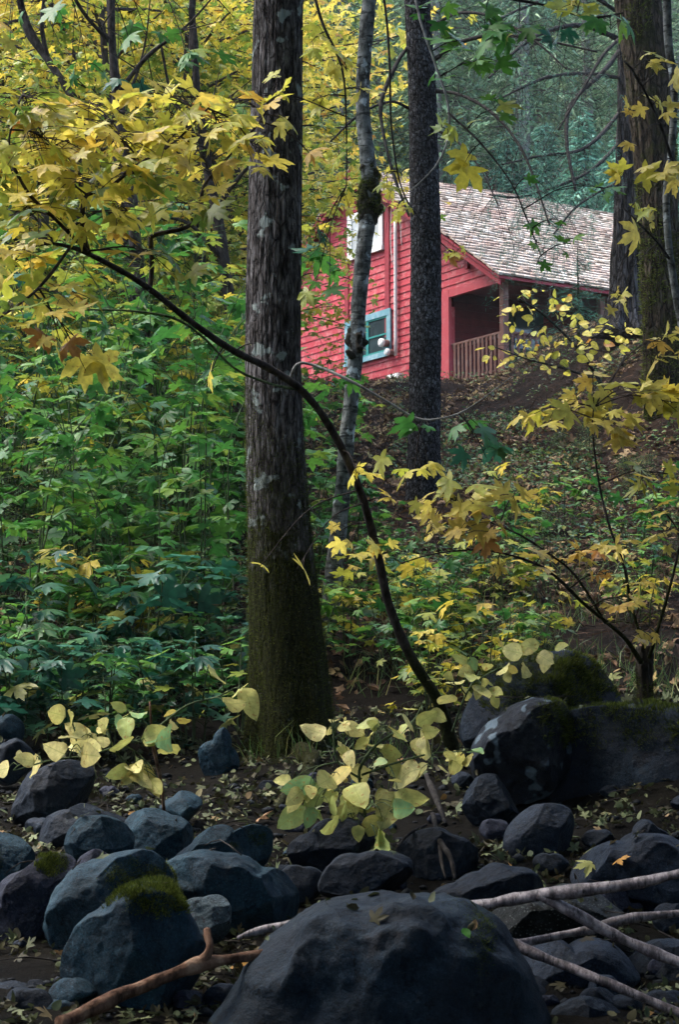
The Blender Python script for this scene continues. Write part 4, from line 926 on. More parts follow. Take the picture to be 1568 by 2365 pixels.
# ------------------------------------------------------------------ leafy sprays hung on real stems
def spray(parent, stems, clusters, twig_m, stem_name='stem', twig_r=.003, tilt=.5, face=.3):
    """stems: [(px path, px radii, material)]; clusters: (px, py, rx, ry, Y, dY, count, leaf size m, template, leaf material, v lo, v hi)"""
    pts = []
    for pp, rad, m in stems:
        W_ = px_path(pp); mb = MB(); r = [q / F * p[2] for q, p in zip(rad, pp)]
        C, R = tube(mb, W_, r, 10, .05, .5, .10, 5, None, 12); mb.build(stem_name, m, parent); pts.append(C)
    if parent.get('anchor') is None and not pts: raise ValueError
    pts = np.concatenate(pts) if pts else None
    by = {}; tw = MB()
    for (px, py, rx, ry, Y, dY, n, S, tm, m, v0, v1) in clusters:
        c = at(px, py, Y); q = pts[np.argmin(((pts - c) ** 2).sum(1) )]
        out = nrm((c - q) + 1e-6)
        tip = c + out * rx / F * Y * .5; mid = (q + tip) / 2 + np.array([0, 0, .12 * np.linalg.norm(tip - q)])
        tc, _ = tube(tw, [q, mid, tip], [twig_r * 1.6, twig_r * 1.2, twig_r * .6], 5, .06, .5, .1, 3)
        rr = np.sqrt(rng.random(n)); a = rng.random(n) * 2 * math.pi
        P = np.array([at(px + rx * r_ * math.cos(b), py + ry * r_ * math.sin(b), Y + dY * rng.uniform(-1, 1)) for r_, b in zip(rr, a)])
        ax = nrm((P - c) * [1, 1, .5] * 1.2 / max(rx / F * Y, .05) + out * .5 + rng.normal(size=(n, 3)) * .35 + [0, 0, -.25])
        N = np.array([0, 0, 1.]) * (1 - face) + np.array([0, -1.0, 0]) * face + rng.normal(size=(n, 3)) * tilt
        S_ = S * rng.uniform(.55, 1.2, n); v_ = np.clip(rng.uniform(v0, v1, n) + (rng.random(n) < .12) * rng.normal(0, .4, n), 0, 1)
        for p, x in zip(P, ax):
            a0 = tc[rng.integers(len(tc) // 3, len(tc))]; tube(tw, [a0, (a0 + p) / 2 + [0, 0, .02], p], [.0026, .0022, .0018], 4, .08, .5)
        by.setdefault(m.name, (m, MB())); leaves(by[m.name][1], tm, P, ax, N, S_, v_)
    if clusters: tw.build('twigs', twig_m, parent)
    for m, mb in by.values(): mb.build('foliage', m, parent)

ln = thing('leaning_maple', 'slender dark maple arching left across the big trunk, hung with yellow leaves', 'tree', at(1045, 1720, 12.9))
A_ = MAPLE
lc = []
for (px, py, rx, ry, n) in [(60, 250, 120, 60, 13), (90, 330, 130, 70, 18), (230, 270, 110, 45, 12), (260, 330, 120, 45, 12), (400, 240, 110, 50, 14), (500, 300, 80, 45, 9), (140, 430, 150, 50, 16), (300, 410, 130, 45, 12), (60, 500, 100, 45, 11), (250, 500, 100, 40, 9), (50, 600, 90, 55, 10), (130, 690, 80, 40, 6), (390, 610, 60, 30, 5), (430, 480, 70, 40, 6), (590, 350, 40, 40, 4), (560, 240, 60, 50, 6), (130, 770, 50, 30, 3), (40, 720, 50, 30, 4), (480, 400, 70, 35, 6), (390, 330, 80, 40, 7), (20, 400, 60, 50, 6)]:
    lc.append((px, py, rx, ry, 9.0 + .6 * rng.random() + .9 * px / 600, .45, int(n * 2.0), .108, A_, M_YEL if rng.random() < .8 else M_YGR, 0, .9))
lc += [(640, 195, 42, 36, 10.4, .2, 5, .085, A_, M_YEL, .1, .6), (660, 285, 22, 10, 10.4, .1, 2, .10, A_, M_YEL, 0, .4), (712, 355, 26, 10, 10.4, .1, 2, .11, A_, M_YEL, .93, 1), (300, 600, 40, 25, 9.8, .2, 2, .12, A_, M_YEL, .85, 1),
       (185, 838, 45, 25, 9.5, .2, 2, .14, A_, M_YEL, .3, .8), (490, 855, 16, 10, 11.0, .1, 1, .10, A_, M_YEL, .5, .8), (585, 795, 10, 4, 11, .1, 1, .08, OVAL, M_OVY, .5, .8),
       (595, 1315, 14, 16, 11.4, .1, 1, .13, A_, M_YEL, .3, .7), (688, 1312, 16, 10, 11.4, .1, 1, .12, A_, M_YEL, .8, .95),
       (820, 1085, 40, 26, 11.5, .2, 3, .10, A_, M_YEL, .1, .6), (960, 1072, 55, 24, 11.6, .2, 4, .12, A_, M_YEL, .2, .6), (905, 1160, 14, 22, 11.8, .1, 2, .11, A_, M_YEL, .5, .9), (880, 1245, 26, 16, 12, .1, 3, .09, A_, M_YEL, .4, .9), (795, 1225, 30, 30, 12, .2, 4, .09, A_, M_YEL, .5, 1),
       (985, 980, 40, 20, 11.3, .2, 3, .11, A_, M_GRN, .2, .7), (1080, 985, 50, 14, 11.3, .2, 3, .11, A_, M_GRN, .2, .6), (1110, 1035, 55, 20, 11.3, .2, 4, .12, A_, M_TEAL, .3, .7), (880, 1060, 40, 14, 11.5, .2, 2, .10, A_, M_YGR, .3, .6)]
spray(ln, [([(1045, 1725, 12.9), (1012, 1620, 12.7), (950, 1520, 12.5), (900, 1400, 12.3), (870, 1270, 12.1), (830, 1130, 11.9), (770, 1000, 11.7), (700, 905, 11.5), (620, 850, 11.3), (530, 805, 11), (430, 735, 10.7), (320, 650, 10.3), (200, 585, 9.9), (150, 568, 9.6), (110, 560, 9.45)], [17, 14, 12, 10.5, 10, 9.7, 9.3, 9, 8.6, 8.2, 7.5, 7, 6, 5, 3.5], B_LEAN),
           ([(345, 668, 10.4), (350, 620, 10.4), (348, 560, 10.3), (355, 543, 10.3), (430, 525, 10.3), (462, 490, 10.3), (470, 430, 10.3), (520, 370, 10.3), (600, 280, 10.4), (640, 200, 10.4)], [6, 6, 6, 6, 5, 5, 4, 3, 2.5, 2], B_LEAN),
           ([(205, 588, 9.9), (192, 540, 9.8), (190, 480, 9.7), (200, 450, 9.7), (250, 435, 9.7), (310, 385, 9.7), (400, 330, 9.6), (480, 250, 9.6)], [7, 6, 6, 5, 5, 4, 3, 2], B_LEAN),
           ([(160, 572, 9.6), (110, 640, 9.4), (60, 690, 9.3), (-40, 760, 9.2)], [4, 4, 3, 2], B_LEAN), ([(200, 580, 9.8), (120, 500, 9.5), (60, 440, 9.3), (20, 340, 9.2), (40, 240, 9.2)], [5, 4, 4, 3, 2], B_LEAN),
           ([(685, 900, 11.5), (620, 885, 11.3), (540, 850, 11.2), (470, 780, 11.1), (400, 735, 11), (300, 718, 10.8), (180, 715, 10.6), (90, 712, 10.5)], [3, 3, 3, 3, 3, 2.5, 2, 1.5], B_GSTEM),
           ([(668, 880, 11.5), (685, 842, 11.4), (720, 842, 11.4), (800, 875, 11.3), (890, 925, 11.3), (960, 965, 11.3), (1010, 968, 11.3), (1080, 945, 11.3), (1180, 872, 11.3)], [4, 3.5, 3.5, 3.5, 3, 3, 2.5, 2, 1.2], B_TWIGP)], lc, B_LEAN, 'stem', .0035, .45, .25)

# young shoots on the stump and the yellow leaves beside it
ys = []
for (px, py, rx, ry, n, S, v0, v1) in [(1050, 1150, 80, 40, 9, .105, .1, .7), (1085, 1215, 60, 34, 6, .105, .5, .95), (1180, 1160, 60, 24, 5, .10, .2, .6), (995, 1235, 14, 36, 3, .10, .5, .9), (1255, 1285, 36, 26, 3, .085, .5, .95), (1350, 1275, 36, 22, 3, .09, .4, .9), (1432, 1258, 28, 12, 2, .09, .3, .7), (1440, 1390, 36, 16, 3, .07, .6, 1), (1385, 1330, 22, 8, 2, .06, .9, 1), (1480, 1350, 25, 16, 3, .07, .3, .8), (1520, 1180, 22, 24, 2, .10, .5, .9), (1530, 1235, 30, 26, 3, .08, .3, .8), (1500, 1470, 22, 16, 2, .07, .5, 1), (1150, 1305, 18, 10, 2, .05, .95, 1)]:
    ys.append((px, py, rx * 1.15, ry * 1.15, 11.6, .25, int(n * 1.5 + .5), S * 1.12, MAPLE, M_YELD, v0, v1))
sh = thing('maple_shoots', 'dark thin arching shoots with yellow maple leaves springing up at the stump', 'sapling', at(1490, 1530, 12.1))
spray(sh, [([(1482, 1530, 12.1), (1440, 1470, 12), (1350, 1395, 11.8), (1270, 1320, 11.7), (1190, 1285, 11.6), (1100, 1270, 11.6), (1000, 1280, 11.5), (930, 1300, 11.5)], [6, 5, 4, 3.4, 2.8, 2.2, 1.8, 1.4], B_LEAN),
           ([(1400, 1440, 11.9), (1330, 1330, 11.8), (1270, 1280, 11.7), (1200, 1235, 11.6), (1120, 1200, 11.6), (1040, 1150, 11.5)], [3.4, 2.8, 2.6, 2.2, 1.8, 1.4], B_LEAN),
           ([(1500, 1520, 12.1), (1530, 1420, 12), (1555, 1330, 11.9), (1575, 1240, 11.8)], [4.5, 4, 3.2, 2.5], B_LEAN),
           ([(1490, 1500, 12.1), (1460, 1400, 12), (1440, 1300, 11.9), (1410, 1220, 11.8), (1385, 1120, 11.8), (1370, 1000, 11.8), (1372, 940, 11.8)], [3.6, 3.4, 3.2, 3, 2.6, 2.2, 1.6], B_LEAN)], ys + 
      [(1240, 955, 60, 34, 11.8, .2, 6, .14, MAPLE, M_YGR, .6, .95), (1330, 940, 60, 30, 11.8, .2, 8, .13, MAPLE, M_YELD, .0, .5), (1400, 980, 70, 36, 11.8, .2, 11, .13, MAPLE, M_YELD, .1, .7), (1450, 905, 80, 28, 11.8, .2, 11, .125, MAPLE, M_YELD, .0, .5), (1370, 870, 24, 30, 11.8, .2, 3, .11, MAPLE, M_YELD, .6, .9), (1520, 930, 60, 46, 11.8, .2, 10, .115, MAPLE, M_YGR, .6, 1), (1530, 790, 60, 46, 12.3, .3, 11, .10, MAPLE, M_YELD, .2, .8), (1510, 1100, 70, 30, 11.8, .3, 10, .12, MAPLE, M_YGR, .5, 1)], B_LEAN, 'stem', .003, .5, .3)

# leaves on the slender pole at the right edge, hanging green maple spray from above
spray(tree6, [([(1556, 380, 13.8), (1530, 300, 13.7), (1500, 230, 13.6), (1460, 160, 13.5), (1440, 140, 13.5)], [4, 4, 3, 3, 2], B_TWIG), ([(1548, 600, 13.8), (1520, 560, 13.6), (1480, 520, 13.5), (1440, 480, 13.5)], [4, 3, 3, 2], B_TWIG)],
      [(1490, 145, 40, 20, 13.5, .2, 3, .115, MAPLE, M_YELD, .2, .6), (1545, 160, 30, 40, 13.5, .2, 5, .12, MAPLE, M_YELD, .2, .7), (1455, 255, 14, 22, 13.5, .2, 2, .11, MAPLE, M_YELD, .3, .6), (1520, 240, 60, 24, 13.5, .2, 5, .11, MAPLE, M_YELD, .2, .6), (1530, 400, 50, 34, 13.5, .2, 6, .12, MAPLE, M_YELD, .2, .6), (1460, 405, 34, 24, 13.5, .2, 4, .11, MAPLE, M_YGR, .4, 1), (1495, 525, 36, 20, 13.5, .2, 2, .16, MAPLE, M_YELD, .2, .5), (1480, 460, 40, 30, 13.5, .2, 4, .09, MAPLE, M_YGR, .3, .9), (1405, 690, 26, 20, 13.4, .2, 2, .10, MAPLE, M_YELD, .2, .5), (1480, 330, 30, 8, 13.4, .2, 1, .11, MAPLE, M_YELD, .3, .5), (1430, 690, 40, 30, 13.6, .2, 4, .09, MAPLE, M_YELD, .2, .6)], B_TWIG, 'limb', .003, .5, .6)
spray(tree1, [([(648, -420, 13), (740, -300, 12.8), (850, -200, 12.6), (940, -60, 12.5), (975, 60, 12.4), (1010, 160, 12.4), (1035, 240, 12.4), (1035, 320, 12.4), (1005, 385, 12.4), (950, 440, 12.4)], [10, 8, 6, 4, 3.5, 3, 3, 2.5, 2, 1.5], B_TWIGP),
              ([(900, -120, 12.6), (1000, -80, 12.5), (1100, -20, 12.5), (1250, 10, 12.5), (1360, 40, 12.5), (1440, 30, 12.5)], [5, 4, 4, 3, 3, 2], B_TWIG),
              ([(860, -160, 12.6), (890, 20, 12.6), (900, 150, 12.6), (905, 300, 12.6), (930, 440, 12.6), (990, 530, 12.6), (1050, 590, 12.6)], [4, 3, 3, 2.5, 2, 1.5, 1], B_TWIG),
              ([(648, -300, 13), (700, -120, 12.7), (740, 40, 12.6), (790, 160, 12.6), (800, 300, 12.6), (800, 430, 12.6)], [8, 5, 4, 3, 2, 1.5], B_TWIG),
              ([(648, -350, 13), (540, -200, 12.6), (420, -120, 12.4), (200, -60, 12.2), (40, -40, 12)], [14, 10, 8, 5, 3], B_MAPLE),
              ([(1035, 260, 12.4), (1110, 330, 12.3), (1180, 420, 12.2), (1215, 500, 12.2), (1250, 590, 12.2)], [3, 2.5, 2, 2, 1.5], B_TWIG)],
      [(735, 85, 40, 40, 12.6, .2, 4, .11, MAPLE, M_YEL, .1, .6), (790, 150, 40, 30, 12.6, .2, 4, .11, MAPLE, M_YEL, .1, .6), (745, 230, 50, 24, 12.6, .2, 4, .10, MAPLE, M_YEL, .1, .6), (830, 210, 30, 20, 12.6, .2, 3, .10, MAPLE, M_YEL, .1, .6), (770, 340, 40, 30, 12.6, .2, 4, .08, MAPLE, M_YGR, .3, .9), (790, 450, 30, 40, 12.6, .2, 5, .075, MAPLE, M_YGR, .3, .8), (740, 560, 40, 20, 12.6, .2, 3, .11, MAPLE, M_TEAL, .2, .7), (900, 400, 30, 30, 12.6, .2, 4, .075, MAPLE, M_YGR, .4, .9), (925, 470, 30, 24, 12.6, .2, 4, .07, MAPLE, M_YEL, .2, .9), (1040, 580, 30, 24, 12.6, .2, 5, .07, MAPLE, M_YEL, .1, .8), (730, 660, 40, 20, 12.6, .2, 3, .10, MAPLE, M_GRN, .3, .8),
       (1060, 100, 40, 34, 12.4, .2, 5, .14, MAPLE, M_GRN, .4, .85), (1120, 60, 40, 40, 12.4, .2, 5, .13, MAPLE, M_GRN, .3, .8), (1110, 150, 50, 28, 12.4, .2, 6, .12, MAPLE, M_GRN, .6, .9), (1030, 170, 24, 14, 12.4, .2, 3, .10, MAPLE, M_GRN, .5, .8), (1130, 260, 40, 30, 12.4, .2, 6, .11, MAPLE, M_GRN, .7, 1), (1030, 300, 26, 14, 12.4, .2, 3, .11, MAPLE, M_YGR, .3, .6), (1080, 370, 34, 26, 12.4, .15, 2, .16, MAPLE, M_YGR, .5, .8), (1200, 60, 60, 30, 12.5, .2, 8, .11, MAPLE, M_GRN, .3, .8), (1340, 10, 60, 24, 12.5, .2, 8, .12, MAPLE, M_YGR, .4, .9), (1410, 45, 50, 12, 12.5, .2, 6, .12, MAPLE, M_GRN, .4, .9), (1290, 75, 30, 16, 12.5, .2, 3, .11, MAPLE, M_TEAL, .4, .7), (1000, 30, 40, 30, 12.5, .2, 5, .12, MAPLE, M_GRN, .3, .8),
       (1220, 518, 22, 12, 12.2, .1, 2, .075, MAPLE, M_GRN, .6, .9), (1275, 510, 18, 14, 12.2, .1, 2, .07, MAPLE, M_GRN, .6, .9), (1240, 560, 20, 8, 12.2, .1, 2, .065, MAPLE, M_GRN, .6, .9), (1312, 565, 20, 20, 12.2, .1, 3, .075, MAPLE, M_GRN, .6, .9), (1243, 605, 16, 6, 12.2, .1, 1, .08, MAPLE, M_GRN, .6, .9), (1400, 440, 30, 22, 12.5, .2, 6, .08, MAPLE, M_GRN, .6, 1), (1205, 420, 22, 12, 12.2, .1, 2, .07, MAPLE, M_GRN, .5, .9),
       (120, 40, 90, 30, 12.2, .3, 5, .11, MAPLE, M_GRN, .3, .8), (330, 70, 80, 16, 12.2, .3, 5, .11, MAPLE, M_GRN, .2, .7), (430, 130, 90, 18, 12.2, .3, 6, .11, MAPLE, M_GRN, .2, .8), (200, 160, 60, 20, 12.2, .3, 4, .11, MAPLE, M_GRN, .2, .7), (510, 240, 40, 20, 12.3, .2, 3, .10, MAPLE, M_GRN, .3, .8), (320, 185, 60, 14, 12.2, .3, 3, .10, MAPLE, M_TEAL, .2, .7), (20, 60, 50, 40, 11.2, .2, 4, .14, MAPLE, M_YELD, .1, .5)], B_TWIG, 'limb', .003, .4, .45)

# dead drooping boughs of the hemlock and fir
def bough(parent, pp, rad, m, side=14, length=.9, droop=.35, needles=0, seed=0):
    W_ = px_path(pp); mb = MB(); C, R = tube(mb, W_, [q / F * p[2] for q, p in zip(rad, pp)], 8, .06, .5, .15, seed, None, 9); NP, ND = [], []
    for k in range(int(side * .7)):
        i = rng.integers(len(C) // 6, len(C) - 1); d = nrm(C[i + 1] - C[i]); L = length * rng.uniform(.4, 1.0)
        s = nrm(d * .7 + rdir(1)[0] * .8 + [0, 0, -.3]); p = [C[i], C[i] + s * L * .4 + [0, 0, -.02], C[i] + s * L * .75 + [0, 0, -droop * L * .4], C[i] + s * L + [0, 0, -droop * L]]
        cc, _ = tube(mb, p, [.0045, .003, .002, .001], 4, .08, .5, .2, k)
        for j in range(3):
            i2 = rng.integers(1, len(cc)); s2 = nrm(s + rdir(1)[0] * .9); L2 = L * .35 * rng.random() + .08; tube(mb, [cc[i2], cc[i2] + s2 * L2 * .5, cc[i2] + s2 * L2 + [0, 0, -.1 * L2]], [.002, .0015, .0008], 4, .1, .5)
        NP.append(cc)
    mb.build('bough', m, parent)
    if needles:
        NPc = np.concatenate(NP); i = rng.integers(0, len(NPc), needles); P = NPc[i] + rng.normal(size=(needles, 3)) * .03
        nb = MB(); leaves(nb, (BLADE[0] * [1, .5, 1], BLADE[1]), P, rdir(needles) + [0, 0, -.5], rdir(needles), rng.uniform(.04, .09, needles), rng.random(needles)); nb.build('needles', M_NEEDLE, parent, False)
bough(tree3, [(1000, 140, 23.0), (1060, 100, 22.6), (1130, 82, 22.3), (1200, 85, 22.0), (1290, 100, 21.8), (1380, 120, 21.6)], [6, 5, 5, 4, 3, 2], B_TWIG, 22, 1.2, .5, 0, 3)
bough(tree3, [(1005, 210, 23.0), (1060, 218, 22.6), (1130, 255, 22.2), (1190, 320, 21.9), (1230, 400, 21.7), (1270, 520, 21.5)], [5, 4, 4, 3.5, 3, 2], B_TWIG, 24, 1.0, .8, 0, 4)
bough(tree3, [(945, 105, 23.0), (915, 150, 22.8), (880, 240, 22.6), (890, 330, 22.5), (915, 420, 22.4), (945, 500, 22.3)], [5, 5, 5, 4, 4, 2], B_TWIG, 12, .6, .5, 0, 5)
bough(tree3, [(945, 250, 23.0), (900, 235, 22.8), (830, 265, 22.6), (760, 330, 22.4)], [4, 3, 3, 2], B_TWIG, 10, .6, .4, 0, 6)
bough(tree4, [(1430, 90, 33), (1350, 60, 32), (1270, 70, 31), (1200, 110, 30), (1130, 180, 29.5)], [7, 6, 5, 4, 3], B_TWIG, 30, 1.8, .7, 0, 7)
bough(tree4, [(1432, 260, 33), (1380, 320, 32), (1330, 350, 31.5), (1250, 360, 31), (1160, 380, 30.5)], [5, 5, 4, 3, 2], B_TWIG, 24, 1.6, .7, 1500, 8)
bough(tree4, [(1430, 120, 33), (1390, 170, 32), (1320, 240, 31.5), (1310, 330, 31), (1330, 440, 30.6)], [6, 6, 5, 5, 3], B_TWIG, 22, 1.4, .6, 0, 9)
bough(tree4, [(1432, 330, 33), (1370, 390, 32), (1290, 430, 31.5), (1200, 455, 31), (1130, 450, 30.5)], [5, 4, 4, 3, 2], B_TWIG, 26, 1.3, .9, 3500, 10)
bough(tree5, [(1470, 60, 26), (1400, 120, 25), (1350, 200, 24.5), (1290, 300, 24.2)], [5, 4, 3, 2], B_TWIG, 20, 1.2, .6, 0, 11)

bough(tree3, [(1002, 60, 23.0), (1060, 30, 22.5), (1140, 40, 22.0), (1230, 90, 21.6), (1310, 160, 21.3)], [4, 4, 3, 3, 2], B_TWIG, 26, 1.0, .5, 0, 13)
bough(tree3, [(1008, 300, 23.0), (1060, 330, 22.6), (1110, 390, 22.3), (1150, 470, 22.1)], [3, 3, 2, 1.5], B_TWIG, 14, .7, .7, 0, 14)
bough(tree4, [(1432, 180, 33), (1360, 170, 32), (1260, 180, 31), (1150, 230, 30)], [5, 4, 4, 2], B_TWIG, 40, 1.8, .8, 2500, 15)
bough(tree4, [(1432, 30, 33), (1340, -20, 32), (1230, 10, 31), (1120, 60, 30)], [5, 5, 4, 2], B_TWIG, 40, 1.8, .6, 2500, 16)
bough(tree4, [(1432, 420, 33), (1390, 440, 32.2), (1330, 480, 31.6), (1280, 540, 31.2)], [4, 3, 3, 2], B_TWIG, 18, .9, .9, 1500, 17)

# ------------------------------------------------------------------ pale yellow oval leaved shrubs of the creek bank
def oval_shrub(name, label, root, stems, cl, face=.85):
    t = thing(name, label, 'shrub', root)
    spray(t, stems, [(a, b, c, d, Y, .12, int(n * .95 + .5), S * 1.3, OVAL, M_OVY, v0, v1) for a, b, c, d, Y, n, S, v0, v1 in cl], B_GSTEM, 'stem', .003, .45, face)
oval_shrub('oval_leaf_shrub', 'low shrub with pale yellow oval leaves left of the big trunk', at(360, 1900, 10.6),
    [([(380, 1890, 10.7), (370, 1800, 10.4), (352, 1720, 10.2), (348, 1660, 10.1), (345, 1620, 10.1)], [4, 4, 4, 3, 2], B_DRIFT), ([(352, 1700, 10.2), (280, 1720, 10), (200, 1745, 9.9), (120, 1755, 9.8), (30, 1780, 9.8)], [3, 2.5, 2, 2, 1.5], B_GSTEM), ([(352, 1690, 10.2), (430, 1630, 10.2), (500, 1610, 10.3), (540, 1590, 10.3)], [3, 2.5, 2, 1.5], B_GSTEM)],
    [(315, 1715, 26, 22, 10, 3, .165, .1, .3), (400, 1712, 22, 18, 10, 2, .165, .1, .3), (345, 1780, 60, 26, 9.9, 8, .13, .3, .7), (300, 1800, 26, 16, 9.9, 3, .10, .6, .8), (300, 1650, 36, 16, 10.2, 5, .11, .0, .3), (40, 1772, 24, 12, 9.8, 2, .11, .5, .8), (95, 1758, 28, 16, 9.8, 3, .12, .5, .8), (165, 1735, 34, 16, 9.8, 4, .12, .5, .8), (215, 1715, 36, 22, 9.9, 5, .12, .5, .8), (240, 1685, 24, 16, 10, 3, .10, .5, .8), (165, 1665, 18, 26, 9.9, 3, .12, .4, .7), (480, 1545, 14, 20, 10.2, 1, .14, .3, .5), (515, 1620, 14, 20, 10.2, 1, .14, .3, .5), (555, 1592, 12, 14, 10.3, 2, .13, .2, .5), (385, 1660, 24, 10, 10.2, 3, .08, .8, 1)])
oval_shrub('oval_leaf_shrub', 'bushy shrub of yellow green oval leaves at the right foot of the big trunk', at(830, 1940, 10.3),
    [([(850, 1960, 10.2), (840, 1850, 10.2), (830, 1780, 10.2), (870, 1720, 10.2), (950, 1670, 10.3), (975, 1630, 10.3)], [3, 3.5, 3.5, 3, 2.5, 2], B_GSTEM), ([(835, 1800, 10.2), (780, 1760, 10.2), (770, 1690, 10.2), (765, 1660, 10.2)], [3, 2.5, 2, 1.5], B_GSTEM), ([(835, 1790, 10.2), (920, 1760, 10.2), (1000, 1740, 10.2), (1080, 1735, 10.2)], [3, 2.5, 2, 1.5], B_GSTEM)],
    [(975, 1640, 18, 16, 10.2, 2, .13, .3, .6), (955, 1685, 40, 26, 10.2, 7, .11, .1, .6), (890, 1690, 50, 26, 10.3, 8, .11, .0, .5), (1000, 1765, 36, 22, 10.1, 4, .14, .3, .6), (1030, 1745, 24, 16, 10.2, 3, .12, .3, .6), (1075, 1738, 26, 8, 10.2, 3, .10, .2, .6), (770, 1690, 34, 30, 10.3, 7, .10, .4, .8), (800, 1700, 22, 40, 10.3, 4, .09, .5, .8), (850, 1750, 50, 34, 10.2, 9, .12, .2, .7), (780, 1810, 60, 36, 10.1, 10, .13, .0, .4), (700, 1805, 36, 20, 10.1, 5, .11, .3, .7), (740, 1850, 40, 26, 10.1, 5, .14, .0, .3), (915, 1815, 36, 18, 10.1, 4, .14, .2, .6), (870, 1870, 50, 30, 10.0, 7, .13, .2, .6), (865, 1925, 18, 16, 9.9, 2, .12, .1, .4), (925, 1885, 16, 14, 10, 2, .10, .0, .3), (820, 1890, 40, 24, 10, 4, .12, .0, .4)])
oval_shrub('oval_leaf_shrub', 'sprig of pale oval leaves leaning on the mossy topped boulder', at(1045, 1660, 11.7),
    [([(1045, 1690, 11.8), (1070, 1620, 11.7), (1090, 1580, 11.7), (1110, 1550, 11.7)], [3, 2.5, 2, 1.5], B_GSTEM), ([(1090, 1580, 11.7), (1150, 1545, 11.7), (1210, 1530, 11.7), (1290, 1510, 11.7)], [2, 2, 1.5, 1], B_GSTEM)],
    [(1085, 1515, 22, 20, 11.6, 2, .15, .0, .3), (1100, 1570, 40, 28, 11.6, 6, .12, .1, .5), (1050, 1585, 36, 24, 11.6, 4, .13, .2, .5), (1120, 1600, 24, 14, 11.6, 3, .10, .2, .5), (1155, 1540, 34, 14, 11.6, 4, .11, .2, .6), (1220, 1520, 30, 24, 11.6, 4, .12, .4, .8), (1260, 1495, 26, 14, 11.6, 3, .11, .1, .4)])
dg = thing('yellow_shrub', 'bank shrub with many small oval yellow leaves in front of the porch railing', 'shrub', ground_at(1405, 920))
gy = float(dg.location.y)
spray(dg, [([(1405, 925, gy), (1380, 870, gy), (1330, 800, gy - .5), (1260, 730, gy - 1), (1200, 690, gy - 1.2)], [4, 4, 3, 2.5, 2], B_TWIG), ([(1385, 880, gy), (1300, 850, gy - .5), (1220, 830, gy - 1), (1140, 800, gy - 1)], [3, 3, 2, 1.5], B_TWIG), ([(1400, 900, gy), (1440, 830, gy), (1450, 790, gy)], [3, 2, 1.5], B_TWIG)],
      [(a, b, c, d, gy - .8, .4, n, .155, OVAL, M_YEL, .1, .8) for a, b, c, d, n in [(1200, 690, 55, 24, 10), (1270, 690, 60, 24, 9), (1240, 720, 90, 22, 15), (1180, 740, 30, 16, 5), (1330, 710, 50, 26, 9), (1230, 775, 80, 26, 16), (1330, 770, 70, 26, 14), (1390, 765, 60, 24, 12), (1180, 800, 60, 20, 12), (1280, 815, 90, 24, 16), (1230, 840, 60, 22, 9), (1380, 805, 60, 20, 10), (1130, 830, 40, 14, 4), (1300, 850, 40, 18, 5), (1440, 770, 40, 20, 6)]], B_TWIG, 'stem', .004, .5, .5)
cn = thing('young_fir', 'small dark young fir standing beside the porch post', 'tree', on_ground(1345, 34))
mb = MB(); nb = MB(); b0 = np.array(cn.location); hgt = 1.9; tube(mb, [b0, b0 + [0, 0, hgt * .5], b0 + [0, 0, hgt]], [.035, .02, .005], 8, .2)
for k in range(46):
    f = rng.uniform(.1, .97); p = b0 + [0, 0, hgt * f]; d = nrm(np.append(rng.normal(size=2), -.15)); L = .85 * (1 - f) + .1; cc, _ = tube(mb, [p, p + d * L * .5, p + d * L + [0, 0, -.05]], [.008, .005, .002], 4, .1)
    n = int(60 * L) + 10; i = rng.integers(0, len(cc), n); leaves(nb, (BLADE[0] * [1, .4, 1], BLADE[1]), cc[i] + rng.normal(size=(n, 3)) * .03, d + rdir(n) * .8, rdir(n), rng.uniform(.06, .12, n), rng.random(n) * .6)
mb.build('trunk', B_BG, cn); nb.build('needles', M_NEEDLE, cn, False)

